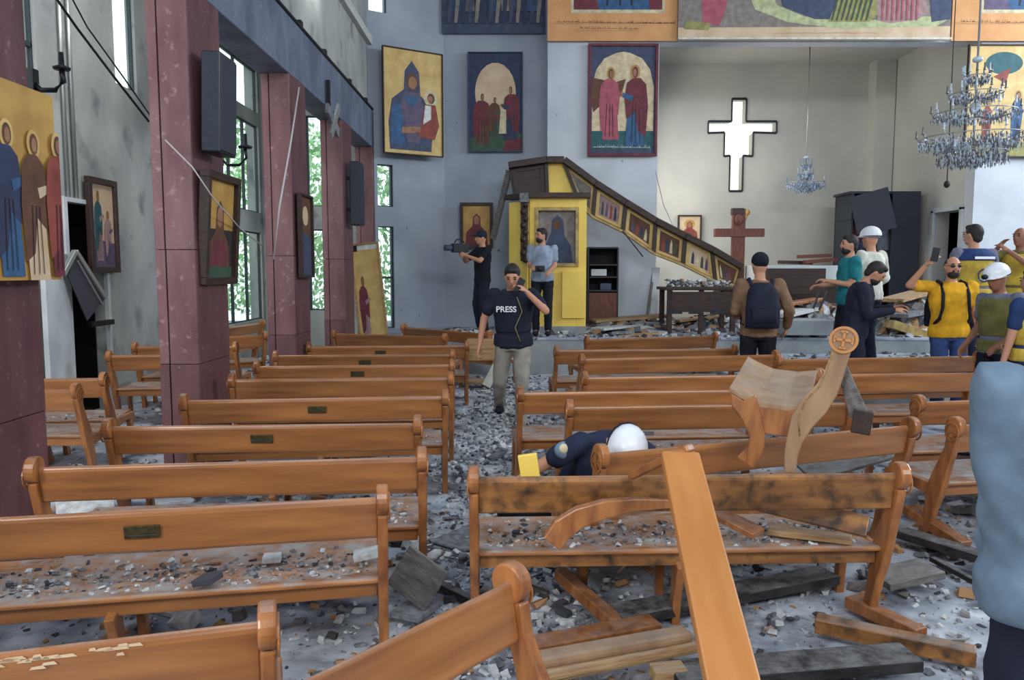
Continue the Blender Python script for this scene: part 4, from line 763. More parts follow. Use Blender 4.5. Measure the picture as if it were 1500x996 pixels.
# ---- fallen frieze of small icons sloping to the floor
fr = empty('fallen_frieze', (0, 0, 0), label='fallen icon frieze sloping down from above the yellow panel towards the wooden table', cat='icon screen')
YF = 13.75
def fp(px, py, dy=0): return at_y(px, py, YF + dy)
TOP = [(745, 246), (800, 238), (826, 238), (872, 272), (916, 300), (960, 327), (1003, 349), (1043, 369), (1086, 394)]
BOT = [(752, 288), (802, 288), (850, 300), (868, 318), (912, 339), (957, 371), (1000, 388), (1048, 412), (1078, 424)]
names = 'frieze_panel'
for i in range(8):
    q = [fp(*BOT[i]), fp(*BOT[i + 1]), fp(*TOP[i + 1]), fp(*TOP[i])]
    cen = sum(q, Vector()) / 4; sh = lambda v, k: cen + (v - cen) * k
    f = [v + Vector((0, 0, 0)) for v in q]; bk = [v + Vector((0, .08, 0)) for v in q]
    MB().add(f + bk, [(0, 1, 2, 3), (7, 6, 5, 4), (0, 4, 5, 1), (1, 5, 6, 2), (2, 6, 7, 3), (3, 7, 4, 0)]).build('frieze_board', 'wood_dark' if i < 1 else ('yellow' if i == 1 else 'yellow_old'), fr)
    if i == 1: continue
    f = [sh(v, .86) + Vector((0, -.03, 0)) for v in q]; g = [sh(v, .66) + Vector((0, -.03, 0)) for v in q]; g2 = [sh(v, .66) + Vector((0, -.004, 0)) for v in q]
    fo = [sh(v, .86) + Vector((0, 0, 0)) for v in q]
    fs = []
    for k in range(4): n = (k + 1) % 4; fs += [(k, n, 4 + n, 4 + k), (8 + k, 12 + k, 12 + n, 8 + n)] if False else [(k, n, 4 + n, 4 + k)]
    b = MB().add(f + g, fs); b.add(f + fo, [(k, 4 + k, 4 + (k + 1) % 4, (k + 1) % 4) for k in range(4)]); b.add(g + g2, [(k, (k + 1) % 4, 4 + (k + 1) % 4, 4 + k) for k in range(4)])
    fo_ = b.build('icon_frame', 'wood_dark' if i == 0 else 'gold', fr)
    ins = MB(); ins.add(g2, [(0, 1, 2, 3)], ['wood_dark', None, 'paint_grey', 'paint_pink', 'paint_brown', 'paint_brown', 'sand', 'paint_brown'][i] or 'wood_dark')
    if i > 1:
        X_ = (g2[1] - g2[0]); Z_ = (g2[3] - g2[0])
        for j in range(4):
            u0 = .12 + .21 * j; pts = [g2[0] + X_ * (u0 + dx) + Z_ * dz + Vector((0, -.002, 0)) for dx, dz in ((0, .08), (.14, .08), (.12, .6), (.07, .78), (.02, .6))]
            ins.add(pts, [(0, 1, 2, 3, 4)], ['paint_red', 'paint_navy', 'paint_cream', 'paint_green', 'paint_mauve'][(i + j) % 5])
    ins.build('small_icon', None, fo_)
b = MB()
for i in range(8): b.bar(fp(*TOP[i], -.05) + Vector((0, 0, .04)), fp(*TOP[i + 1], -.05) + Vector((0, 0, .04)), .22, .11)
b.build('dark_cornice', 'wood_dark', fr, .01)
b = MB()
for i in range(8): b.bar(fp(*BOT[i], -.03), fp(*BOT[i + 1], -.03), .12, .04)
b.build('lower_moulding', 'yellow_old', fr, .004)
for i in range(1, 9): MB().bar(fp(*BOT[i], -.05), fp(*TOP[i], -.05), .06, .06).build('divider', 'wood_dark', fr)
MB().bar(fp(746, 250, .1), fp(722, 350, .3), .06, .10).build('torn_edge', 'wood_grey', fr)
plank('lath', 'thin dark slat hanging under the fallen frieze', fp(912, 338, -.1), fp(942, 376, -.1), .04, .02, 'wood_dark', 'slat')
tag(MB().tube([at_y(960, 250, 14.3), at_y(972, 300, 14.3), at_y(990, 340, 14.0)], .008).build('cord', 'cable_pale'), 'thin pale cord hanging above the fallen frieze against the apse', 'cable')
# ---- open shelf cabinet
sc = empty('shelf_cabinet', (0, 0, 0), label='dark open shelf cabinet with brown lower door, right of the yellow panel', cat='cabinet')
a = at_y(862, 363, 14.0); c = at_y(904, 470, 14.0); xm = (a.x + c.x) / 2; wd = c.x - a.x; zt = a.z
for x in (a.x, c.x): MB().box((x, 14.2, (zt + STG) / 2), (.03, .42, zt - STG)).build('side', 'blackplastic', sc, .003)
MB().box((xm, 14.4, (zt + STG) / 2), (wd, .02, zt - STG)).build('back', 'black', sc)
for z in (zt, at_y(862, 388, 14).z, at_y(862, 406, 14).z, at_y(862, 426, 14).z): MB().box((xm, 14.2, z), (wd, .42, .03)).build('shelf', 'blackplastic', sc, .003)
MB().box((xm, 14.0, (at_y(862, 428, 14).z + STG + .02) / 2), (wd - .03, .03, at_y(862, 428, 14).z - STG - .04)).build('door', 'cross_wood', sc, .004)
z = at_y(862, 406, 14).z + .015; tag(MB().box((a.x + .19, 14.1, z + .07), (.28, .25, .12)).build('carton', 'white', None, .006), 'white carton on the middle shelf of the dark cabinet', 'box')
z = at_y(862, 426, 14).z + .015; tag(MB().box((xm + .06, 14.15, z + .06), (.2, .2, .12)).build('carton', 'paint_slate', None, .006), 'slate-coloured box on the lowest open shelf of the dark cabinet', 'box')
plank('white_board', 'white board standing on end beside the apse opening, under the fallen frieze', (at_y(957, 430, 14.25).x, 14.25, STG + .01), (at_y(962, 430, 14.3).x, 14.4, 1.75), .14, .03, 'white', 'board', up=(0, 1, .2))
plank('grey_lath', 'thin grey lath leaning left of the white board beside the apse opening', (at_y(946, 430, 14.1).x, 14.1, STG + .01), (at_y(956, 430, 14.4).x, 14.4, 1.6), .05, .03, 'wood_grey', 'slat', up=(0, 1, .2))
# ---- wooden table with rubble
tb = empty('side_table', (0, 0, 0), label='dark wooden table on the stage covered with rubble, below the frieze', cat='table')
a = at_y(978, 423, 12.9); c = at_y(1078, 423, 12.9); W_ = c.x - a.x; zt = a.z; xm = (a.x + c.x) / 2
MB().box((xm, 13.25, zt), (W_ + .1, .8, .05)).build('table_top', 'wood_dark', tb, .008)
MB().box((xm, 12.9, zt - .22), (W_ - .04, .04, .34)).build('front_panel', 'wood_dark', tb, .004)
b = MB()
for i in range(3): b.prism([(xm - W_ / 2 + .12 + i * .36 + .13 * math.cos(t_ * .3927), zt - .42 + .11 * math.sin(t_ * .3927)) for t_ in range(9)], 12.87, 12.885, 'y')
b.build('arch_inlay', 'wood_char', tb)
for sx in (-1, 1):
    for y in (12.92, 13.58): MB().box((xm + sx * (W_ / 2 - .04), y, (zt + STG) / 2), (.08, .08, zt - STG - .03)).build('leg', 'wood_dark', tb, .005)
MB().box((xm, 12.92, (zt + STG) / 2), (.08, .06, zt - STG - .03)).build('leg', 'wood_dark', tb, .005)
chips(260, lambda r: (xm + r.uniform(-.5, .55), 13.2 + r.uniform(-.32, .32)), MW + ['paint_navy'], .02, .12, 'table_rubble', 'rubble heaped on the dark wooden table', lambda x, y: zt + .03 + rg.random() * .10)
# ---- wooden cross
ck = empty('wooden_cross', (0, 0, 0), label='large dark red wooden cross standing in the apse', cat='cross')
YC = 16.3; a = at_y(1073, 306, YC); c = at_y(1089, 400, YC); MB().box(((a.x + c.x) / 2, YC, (a.z + STG + .9) / 2), (c.x - a.x, .12, a.z - STG - .9)).build('upright', 'cross_wood', ck, .006)
a = at_y(1046, 335, YC); c = at_y(1118, 347, YC); MB().box(((a.x + c.x) / 2, YC - .02, (a.z + c.z) / 2), (c.x - a.x, .14, a.z - c.z)).build('crossbeam', 'cross_wood', ck, .006)
a = at_y(1072, 305, YC); MB().box((a.x + .12, YC, a.z - .07), (.25, .13, .14)).build('dark_cap', 'wood_dark', ck, .004)
a = at_y(1081, 322, YC); MB().ell((a.x, YC - .09, a.z), (.09, .04, .12)).build('carved_flower', 'cross_wood', ck)
a = at_y(1095, 318, 17.5); tag(MB().tube([(a.x, 17.93, a.z), (a.x, 17.7, a.z - .08), (a.x + .02, 17.6, a.z + .05)], .02).ell((a.x + .02, 17.58, a.z + .11), (.06, .06, .07)).build('wall_lamp', 'gold_deep'), 'small brass wall lamp right of the wooden cross', 'lamp')
MB().box((at_y(1081, 400, YC).x, YC, STG + .45), (.9, .5, .9)).build('cross_base', 'wood_dark', ck, .01)
# ---- altar slab
al = empty('altar', (0, 0, 0), label='long white-topped altar with splintered boards on it, in the apse', cat='altar')
a = at_y(1108, 394, 15.6); c = at_y(1240, 394, 15.6); xm = (a.x + c.x) / 2; zt = a.z
MB().box((xm, 16.1, zt - .10), (c.x - a.x, 1.1, .34)).build('altar_top', 'white', al, .01)
MB().box((xm + .1, 16.1, (zt - .27 + STG) / 2), (c.x - a.x - .3, .8, zt - .27 - STG)).build('altar_base', 'wood_dark', al, .01)
for i, (x0, y0, x1, y1, dz) in enumerate(((1142, 384, 1188, 385, .05), (1170, 376, 1216, 374, .12), (1178, 384, 1225, 380, .06))):
    plank('splintered_board', ['thin dark board at the left end of the altar top', 'reddish splintered board topmost on the altar', 'reddish board under the topmost one on the altar'][i], at_y(x0, y0, 15.9) * 1, at_y(x1, y1, 16.2), .12, .07, ['wood_dark', 'cross_wood', 'cross_wood'][i], 'board')
# ---- wardrobe
wb = empty('wardrobe', (0, 0, 0), label='tall dark wardrobe standing open in the right corner of the apse', cat='cabinet')
a = at_y(1248, 282, 16.2); c = at_y(1352, 276, 16.2); zt = a.z; W_ = c.x - a.x - .25
MB().box((a.x + .03, 16.6, (zt + STG) / 2), (.05, .8, zt - STG)).build('side', 'speaker', wb, .004)
MB().box((c.x - .25, 16.6, (zt + STG) / 2), (.05, .8, zt - STG)).build('side', 'speaker', wb, .004)
MB().box((a.x + W_ / 2, 17.0, (zt + STG) / 2), (W_, .03, zt - STG)).build('back', 'blackplastic', wb)
MB().box((a.x + W_ / 2, 16.6, zt), (W_ + .1, .84, .05)).build('top', 'speaker', wb, .004)
for z in (1.5, 2.1, 2.75): MB().box((a.x + W_ / 2, 16.6, z), (W_, .74, .03)).build('shelf', 'blackplastic', wb)
x3 = at_y(1312, 300, 16.1).x
MB().box(((x3 + c.x) / 2 - .06, 16.15, (zt + STG) / 2 + .02), (c.x - x3 - .02, .05, zt - STG)).build('door', 'speaker', wb, .004)
MB().bar((a.x + .04, 16.15, zt - .52), (a.x + .62, 15.72, zt - .34), .04, .85).build('door', 'speaker', wb, .004)
for i, (px, py, mm) in enumerate(((1262, 318, 'paint_red'), (1268, 345, 'paint_navy'), (1290, 318, 'cloth_grey'), (1296, 350, 'cloth_greyblue'))):
    p = at_y(px, py, 16.4); q = MB(); q.loft([((p.x, 16.4, p.z + .3), (.10, 0, 0), (0, .05, 0)), ((p.x, 16.4, p.z + .2), (.22, 0, 0), (0, .08, 0)), ((p.x + .02, 16.38, p.z - .2), (.2, 0, 0), (0, .09, 0)), ((p.x, 16.4, p.z - .5), (.24, 0, 0), (0, .07, 0))])
    tag(q.build('hanging_garment', mm), ['red garment crumpled in the open wardrobe, upper left', 'navy garment hanging in the open wardrobe, lower left', 'pale grey garment in the open wardrobe, upper right', 'grey-blue garment in the open wardrobe behind the white helmet'][i], 'clothing')
# ---- larger boards strewn over the stage
for i, (x0, y0, x1, y1, z, wd, th, mm, lab) in enumerate((
        (868, 470, 975, 462, .78, .5, .05, 'wood_raw', 'wide tan board lying across rubble right of the yellow panel'), (875, 482, 985, 470, .70, .34, .04, 'plaster_white', 'white board under the wide tan one'),
        (905, 492, 965, 488, .66, .2, .03, 'wood_raw', 'pale lath at the stage edge, left of the wooden table'), (990, 470, 1050, 462, .72, .3, .04, 'wood_raw', 'tan board on the stage beneath the wooden table'),
        (1000, 486, 1070, 500, .66, .2, .03, 'wood_dark', 'dark board at the stage edge under the table'), (1140, 462, 1185, 452, .95, .4, .06, 'plaster_white', 'white slab tilted on the heap before the altar'),
        (1148, 446, 1200, 438, 1.0, .3, .05, 'wood_end', 'reddish board on the heap before the altar'), (1160, 470, 1215, 466, .80, .5, .06, 'plaster_grey', 'grey slab lowest on the heap before the altar'),
        (1305, 440, 1350, 428, 1.2, .4, .06, 'wood_raw', 'tan board on the heap left of the man in yellow, topmost'), (1303, 462, 1360, 452, 1.0, .6, .06, 'plaster_grey', 'grey sheet in the heap left of the man in yellow'),
        (1302, 474, 1362, 494, .85, .35, .14, 'yellow_old', 'thick yellowish panel in the heap left of the man in yellow, lowest'), (1085, 475, 1140, 470, .68, .3, .04, 'wood_raw', 'pale board behind the man with the backpack'),
        (1120, 488, 1210, 500, .62, .5, .03, 'plaster_grey', 'wide grey sheet lying flat on the stage before the concrete block'))):
    P = at_z(x0, y0, z); Q = at_z(x1, y1, z)
    P = at_y(x0, y0, min(max(P.y, 12.8), 13.8)); Q = at_y(x1, y1, min(max(Q.y, 12.8), 14.0))
    plank('fallen_board', lab, P, Q, wd, th, mm, 'board')
plank('concrete_block', 'grey concrete block at the stage edge right of the man with the backpack', at_y(1140, 478, 12.75), at_y(1208, 478, 12.75), .7, .24, 'step_face', 'block')
for i, (px, py, pq) in enumerate(((1190, 442, 1200), (1200, 440, 1212))): plank('black_strut', ['left black strut sticking up from the heap before the altar', 'right black strut sticking up from the heap before the altar'][i], at_y(px, py + 14, 13.6), at_y(pq, py - 14, 13.7), .03, .03, 'blackplastic', 'strut')
plank('heap_timber', 'dark timber behind the rubble heap before the altar', at_y(1120, 412, 15.0), at_y(1205, 412, 15.0), .3, .5, 'wood_dark', 'timber')
# heaps: low irregular mounds of debris that carry the boards
def heap(x, y, z, rx, ry, h, seed, lab):
    r_ = random.Random(seed); b = MB(); n = 18
    for i in range(n + 1):
        for j in range(n + 1):
            u_, v_ = i / n * 2 - 1, j / n * 2 - 1; d_ = max(0, 1 - (u_ * u_ + v_ * v_)); b.v.append((u_ * rx, v_ * ry, h * d_ ** .7 * r_.uniform(.55, 1.1)))
    for i in range(n):
        for j in range(n): k = i * (n + 1) + j; b.f.append((k, k + n + 1, k + n + 2, k + 1)); b.m.append(b.mi(r_.choice(['plaster_white', 'plaster_grey', 'plaster_grey', 'wood_raw', 'rubble_dark', 'wood_dark']))); b.sm.append(False)
    o = b.build('rubble_heap'); o.location = (x, y, z); return tag(o, lab, 'rubble', None, 'stuff')
heap(2.1, 13.7, STG, 1.1, .6, .22, 1, 'low heap of splinters and plaster right of the yellow panel'); heap(5.5, 14.1, STG, 1.0, .7, .55, 2, 'heap of rubble in front of the altar')
heap(7.3, 13.6, STG, 1.1, .7, .6, 3, 'heap of rubble between the wardrobe and the man in yellow'); heap(3.6, 13.95, STG, .8, .45, .3, 4, 'heap of rubble behind the dark wooden table')
heap(-.9, 12.9, STG, .6, .3, .12, 5, 'small heap of scraps at the left end of the stage')
# ---- loudspeakers
def speaker_(x, y, z, w_, d_, h, lab, tilt=0):
    t = empty('loudspeaker', (x, y, z), (0, R(tilt), 0), lab, 'loudspeaker')
    MB().box((0, 0, 0), (w_, d_, h)).build('cabinet', 'blackplastic', t, .012); MB().box((w_ / 2 + .004, 0, 0), (.012, d_ - .03, h - .04)).build('grille', 'speaker', t, .004)
    MB().box((0, -d_ / 2 - .004, 0), (w_ - .02, .008, h - .02)).build('side_trim', 'speaker', t, .003)
    MB().box((-w_ / 2 - .03, 0, h * .25), (.07, .08, .05)).build('bracket', 'metal_dark', t); MB().box((-w_ / 2 - .03, 0, -h * .25), (.07, .08, .05)).build('bracket', 'metal_dark', t)
    return t
speaker_(-2.37, 6.36, 3.02, .15, .36, .78, 'tall dark column loudspeaker on the nearest clear marble pier', 2)
speaker_(-2.36, 11.85, 2.85, .15, .34, .95, 'smaller column loudspeaker on the pier further down the arcade')
for i, (px, py, X_, lab) in enumerate(((88, 108, -2.62, 'black wall sconce with curved arm at the left edge'), (357, 222, -2.55, 'black sconce with curved arm beside the column loudspeaker'))):
    p = at_x(px, py, X_); k = .22 if i == 0 else .3
    t = empty('wall_sconce', p, label=lab, cat='lamp')
    MB().tube([(-.75 * k, 0, -.22 * k), (-.5 * k, 0, -.42 * k), (-.15 * k, 0, -.42 * k), (.08 * k, 0, -.2 * k), (.05 * k, 0, .1 * k)], .016 * (1 if i == 0 else .9)).build('arm', 'metal_dark', t)
    MB().loft([((.05 * k, 0, .1 * k), (.2 * k, 0, 0), (0, .2 * k, 0)), ((.05 * k, 0, .16 * k), (.22 * k, 0, 0), (0, .22 * k, 0)), ((.05 * k, 0, .22 * k), (.07 * k, 0, 0), (0, .07 * k, 0)), ((.05 * k, 0, .55 * k), (.06 * k, 0, 0), (0, .06 * k, 0))]).build('candle_cup', 'metal_dark', t)
    MB().box((-.78 * k, 0, -.2 * k), (.06, .06, .14)).build('wall_plate', 'metal_dark', t)
# broken lamp bracket and fan near the beam
t = empty('broken_fixture', at_x(487, 178, -2.40), label='pale broken lamp fixture hanging crosswise under the beam', cat='lamp')
MB().box((-.06, .05, .3), (.05, .05, .5)).build('bracket', 'metal_dark', t); MB().bar((0, -.30, .12), (0, .32, -.10), .05, .14).build('shade', 'plaster_grey', t, .01); MB().bar((.02, -.2, -.22), (.02, .30, .26), .04, .12).build('shade', 'metal_light', t, .01)
# ---- chandeliers
def crystal(b, p, s_, m):
    x, y, z = p; b.add([(x, y, z + s_), (x + s_ * .38, y, z), (x, y + s_ * .38, z), (x - s_ * .38, y, z), (x, y - s_ * .38, z), (x, y, z - s_ * 1.3)], [(0, 1, 2), (0, 2, 3), (0, 3, 4), (0, 4, 1), (5, 2, 1), (5, 3, 2), (5, 4, 3), (5, 1, 4)], m)
def chandelier(x, y, ztop, tiers, rod, lab, mats, size, arms):
    r_ = random.Random(5); t = empty('chandelier', (x, y, ztop), label=lab, cat='chandelier')
    zb = tiers[-1][0]
    MB().tube([(0, 0, rod), (0, 0, zb * .9)], size * .35).build('stem', 'metal_light', t); MB().ell((0, 0, size), (size * 1.6, size * 1.6, size)).ell((0, 0, zb * .5), (size * 1.8, size * 1.8, size * 2)).build('hub', 'crystal', t)
    MB().loft([((0, 0, rod), (.1, 0, 0), (0, .1, 0)), ((0, 0, rod - .06), (.03, 0, 0), (0, .03, 0))]).build('ceiling_rose', 'metal_dark', t)
    for (z, r, hang) in tiers:
        n = 36; b = MB(); b.tube([(r * math.cos(6.2832 * i / n), r * math.sin(6.2832 * i / n), z) for i in range(n + 1)], size * .18, seg=6); ring = b.build('ring', 'metal_light', t)
        for i in range(arms):
            a = 6.2832 * i / arms; c_, s_ = math.cos(a), math.sin(a)
            MB().tube([(0, 0, z - size), (r * .5 * c_, r * .5 * s_, z - size * 2.2), (r * c_, r * s_, z), (r * 1.05 * c_, r * 1.05 * s_, z + size * 1.2)], size * .14, seg=5).loft([((r * 1.05 * c_, r * 1.05 * s_, z + size * 1.1), (size * .55, 0, 0), (0, size * .55, 0)), ((r * 1.05 * c_, r * 1.05 * s_, z + size * 1.5), (size * .3, 0, 0), (0, size * .3, 0)), ((r * 1.05 * c_, r * 1.05 * s_, z + size * 3.4), (size * .25, 0, 0), (0, size * .25, 0))], seg=8).build('candle_arm', r_.choice(mats[:2]), t)
        b = MB()
        for i in range(int(340 * r / .4) + 30):
            a = r_.uniform(0, 6.2832); q = r * r_.uniform(.35, 1.06)
            for k in range(hang): crystal(b, (q * math.cos(a), q * math.sin(a), z - size * (.4 + 1.7 * k) - r_.uniform(0, size * 2.4) * (1.25 - q / r * .6)), size * r_.uniform(.4, .8), r_.choice(mats))
        tag(b.build('crystal_drops', None, t), kind='stuff')
    return t
YC1 = 9.2; p0 = at_y(1432, 92, YC1); zz = lambda py: at_y(1432, py, YC1).z - p0.z
chandelier(p0.x, YC1, p0.z, [(zz(112), .14, 1), (zz(138), .28, 1), (zz(166), .43, 1), (zz(202), .57, 2), (zz(224), .36, 2)], 8.55 - p0.z, 'large many-tiered crystal chandelier hanging at the right edge', ['crystal', 'crystal_dark', 'crystal', 'crystal_dark', 'crystal_dark'], .036, 12)
YC2 = 16.4; p0 = at_y(1181, 233, YC2); zz = lambda py: at_y(1181, py, YC2).z - p0.z
chandelier(p0.x, YC2, p0.z, [(zz(241), .12, 1), (zz(254), .16, 2), (zz(268), .38, 2), (zz(276), .2, 1)], 6.36 - p0.z, 'small bluish crystal chandelier hanging in the middle of the apse', ['crystal_blue', 'crystal', 'crystal_blue', 'crystal_dark'], .034, 8)
p = at_y(1387, 270, 13.0); tag(MB().tube([at_y(1387, 246, 13.0) + Vector((0, 0, 5)), p], .008).ell(p, (.05, .05, .06)).build('pull_cord', 'cable'), 'thin dark cord with weight hanging below the large chandelier, left side', 'cord')
# ---- trees outside the windows
def tree(x, y, lab, seed, h=5.2, r=1.7):
    r_ = random.Random(seed); t = empty('tree', (x, y, 0), label=lab, cat='tree', group='trees outside the left windows')
    MB().tube([(0, 0, 0), (.1, .1, 1.5), (-.05, .2, 3), (.1, .1, h - 1)], .14, r2=.05).build('trunk', 'bark', t)
    b = MB()
    for i in range(2300):
        a = r_.uniform(0, 6.28); q = r * math.sqrt(r_.random()); z = r_.uniform(.6, h); c_ = Vector((q * math.cos(a), q * math.sin(a), z)); s_ = r_.uniform(.05, .12); ro = Euler((r_.uniform(0, 6), r_.uniform(0, 6), r_.uniform(0, 6))).to_matrix()
        b.add([c_ + ro @ Vector(v) * s_ for v in ((-1, 0, 0), (0, -.5, .1), (1.2, 0, 0), (0, .5, .1))], [(0, 1, 2, 3)])
    tag(b.build('foliage', 'leaf', t), kind='stuff')
tree(-8.6, 15.6, 'leafy tree outside the window between the two clear marble piers', 1); tree(-8.8, 19.0, 'leafy tree further back outside the gap between the piers', 2)
tree(-3.6, 19.2, 'leafy tree outside the narrow corner windows', 3, 4.6); tree(-9.2, 24.0, 'furthest leafy tree outside, beyond the side aisle', 6, 6, 2.2); tree(-6.0, 20.4, 'leafy tree behind the aisle end window', 4, 5.6)
struct('ground_outside', MB().box((-9, 14, -.25), (14, 30, .1)), 'plaster_grey')

# ================================================================== PEOPLE
def remesh(mb, name, m, parent, vox=.012, it=4):
    o = mb.build(name, m); r = o.modifiers.new('r', 'REMESH'); r.mode = 'VOXEL'; r.voxel_size = vox; r.use_smooth_shade = True
    s_ = o.modifiers.new('s', 'SMOOTH'); s_.factor = .5; s_.iterations = it
    dg = bpy.context.evaluated_depsgraph_get(); me = bpy.data.meshes.new_from_object(o.evaluated_get(dg)); bpy.data.objects.remove(o)
    me.name = name; me.materials.clear(); me.materials.append(M[m]); q = bpy.data.objects.new(name, me); COL.objects.link(q); q.parent = parent; return q
from mathutils import noise as _nz
def folds(o, key, amp=.010):
    sh = Vector((len(key) * .37, len(key) * .11, 0)); me = o.data; ns = [v.normal.copy() for v in me.vertices]
    for v, n in zip(me.vertices, ns):
        c = v.co; q = Vector((c.x * 9 + c.z * 5, c.y * 9 - c.z * 3, c.z * 6)) + sh; f = 1 - abs(_nz.noise(q)) * 2.2; v.co = c + n * (amp * (f - .4) + .003)
    me.update(); return o
def ik(a, b, l1, l2, pole):
    d = b - a; L = min(d.length, (l1 + l2) * .999); d.normalize(); b2 = a + d * L; x = (l1 * l1 - l2 * l2 + L * L) / (2 * L); h = math.sqrt(max(l1 * l1 - x * x, 0))
    p = Vector(pole) - d * Vector(pole).dot(d); p.normalize(); return a + d * x + p * h, b2
def hand(b, wr, d, n, curl, s, side):
    """palm and five separate fingers: wr wrist, d pointing direction, n palm normal"""
    d = d.normalized(); n = (n - d * n.dot(d)).normalized(); x = d.cross(n) * side
    b.loft([(wr - d * .02 * s, x * .026 * s, n * .020 * s), (wr + d * .03 * s, x * .036 * s, n * .019 * s), (wr + d * .075 * s, x * .042 * s, n * .016 * s), (wr + d * .092 * s, x * .036 * s, n * .012 * s)], seg=12)
    for i, (off, L) in enumerate(((-.031, .070), (-.0105, .080), (.0105, .074), (.031, .058))):
        p = wr + d * .088 * s + x * off * s; dirn = d.copy(); L *= s; a = curl * .5
        for k, f in enumerate((.45, .32, .26)):
            dirn = (dirn * math.cos(a) + n * math.sin(a)).normalized() if k == 0 else (dirn * math.cos(a) + (n - dirn * n.dot(dirn)).normalized() * math.sin(a)).normalized()
            q = p + dirn * L * f; b.cone(p, q, (.0098 - .001 * k) * s, (.0092 - .001 * k) * s, seg=8, nr=2); p = q
    p = wr + d * .025 * s - x * .030 * s; q = p + (d * .6 - x * .65 + n * .3).normalized() * .042 * s; e = q + (d * .85 - x * .2 + n * .4).normalized() * .032 * s
    b.cone(p, q, .0125 * s, .011 * s, seg=8, nr=2); b.cone(q, e, .0105 * s, .009 * s, seg=8, nr=2)
def person(label, loc, yaw, H=1.75, lean=0, hy=0, hp=0, rh=(.27, .06, .84), lh=(-.27, .06, .84), rp=(.3, -1, -.2), lp=(-.3, -1, -.2), ra=(.10, .0, .09), la=(-.10, .0, .09), hip=.93, shirt='cloth_black', sleeve='short', slm=None,
           trousers='cloth_dark', hair='hair', cap=None, helmet=False, beard=False, skin='skin', vest=None, group=None, curl=.5, hd=None, vox=.012, bulk=1.0, roll=0):
    s = H / 1.75; t0 = MB(); V = lambda *a: Vector(a) * s
    pel = V(0, 0, hip + .02); Rl = Matrix.Rotation(R(-lean), 3, 'X') @ Matrix.Rotation(R(roll), 3, 'Y')
    U = lambda x, y, z: pel + Rl @ (Vector((x, y, z - .95)) * s)
    hipR, hipL = V(.09, 0, hip), V(-.09, 0, hip)
    shR, shL = U(.185 * bulk, -.01, 1.415), U(-.185 * bulk, -.01, 1.415)
    rh_, lh_ = Vector(rh) * s, Vector(lh) * s; ra_, la_ = Vector(ra) * s, Vector(la) * s
    elR, wrR = ik(shR, rh_, .285 * s, .26 * s, rp); elL, wrL = ik(shL, lh_, .285 * s, .26 * s, lp)
    knR, anR = ik(hipR, ra_, .43 * s, .42 * s, (.1, 1, 0)); knL, anL = ik(hipL, la_, .43 * s, .42 * s, (-.1, 1, 0))
    nk = U(0, -.01, 1.45); Hm = Rl @ Matrix.Rotation(R(hy), 3, 'Z') @ Matrix.Rotation(R(-hp), 3, 'X'); hc = nk + Hm @ V(0, .025, .17)
    HX = lambda x, y, z: hc + Hm @ V(x, y, z)
    xa, ya = Rl @ Vector((1, 0, 0)), Rl @ Vector((0, 1, 0))
    def torso(b, g=0, z0=.93, z1=1.47):
        prof = [(.90, .165, .115), (.95, .17, .12), (1.05, .15, .108), (1.15, .155, .112), (1.27, .175, .122), (1.36, .18, .115), (1.42, .15, .095), (1.46, .085, .07), (1.475, .062, .06)]
        b.loft([(U(0, -.005 if z > 1.3 else 0, z), xa * ((w_ * bulk + g) * s), ya * ((d_ * bulk + g) * s)) for z, w_, d_ in prof if z0 <= z <= z1])
    b = MB(); torso(b); b.cone(nk - (nk - pel) * .05, hc - Hm @ V(0, .01, .05), .058 * s, .052 * s)
    b.ell(hc, (.073 * s, .092 * s, .112 * s), Hm); b.ell(HX(0, .02, -.06), (.055 * s, .066 * s, .058 * s), Hm); b.ell(HX(0, .065, -.085), (.026 * s, .022 * s, .022 * s), Hm)
    b.cone(HX(0, .085, .018), HX(0, .105, -.018), .009 * s, .014 * s, seg=8, nr=2); b.ell(HX(0, .082, .033), (.05 * s, .012 * s, .010 * s), Hm)
    b.ell(HX(0, .088, -.052), (.022 * s, .009 * s, .009 * s), Hm)
    for q in (-1, 1): b.ell(HX(.075 * q, -.005, .0), (.010 * s, .020 * s, .030 * s), Hm)
    for (sh, el, wr, sd, hdv) in ((shR, elR, wrR, 1, 0), (shL, elL, wrL, -1, 1)):
        b.cone(sh, el, .050 * s, .040 * s); b.cone(el, wr, .040 * s, .027 * s)
        fd = (wr - el).normalized(); dd = fd if hd is None else (fd + Rl @ Vector(hd[hdv])).normalized()
        nn = Vector((-sd, .1, 0)) if abs(dd.z) > .6 else Vector((-sd * .2, 0, -1)) if dd.z < .3 else Vector((-sd, 0, 0)); hand(b, wr, dd, nn, curl, s * 1.04, sd)
    for (h_, k_, a_) in ((hipR, knR, anR), (hipL, knL, anL)):
        b.cone(h_ + V(0, 0, -.02), k_, .082 * s, .054 * s); b.cone(k_, a_, .052 * s, .036 * s); b.cone(a_, a_ + V(0, .10, -.045), .034 * s, .03 * s)
    p = remesh(b, 'person', skin, None, vox)
    tag(p, label, 'person', group); p.location = loc; p.rotation_euler = (0, 0, R(yaw))
    # clothes
    b = MB(); torso(b, .016, .9, 1.46); k = .62 if sleeve == 'short' else 1
    for (sh, el, wr) in ((shR, elR, wrR), (shL, elL, wrL)):
        b.ell(sh, (.062 * s,) * 3)
        if sleeve == 'short': b.cone(sh, sh.lerp(el, .62), .066 * s, .060 * s)
        elif sleeve == 'long': b.cone(sh, el, .066 * s, .053 * s); b.cone(el, el.lerp(wr, .93), .053 * s, .040 * s)
    b.loft([(U(0, 0, .885), xa * .185 * bulk * s, ya * .135 * bulk * s), (U(0, 0, .97), xa * .185 * bulk * s, ya * .135 * bulk * s)]); folds(remesh(b, 'shirt', shirt, p, .013), label)
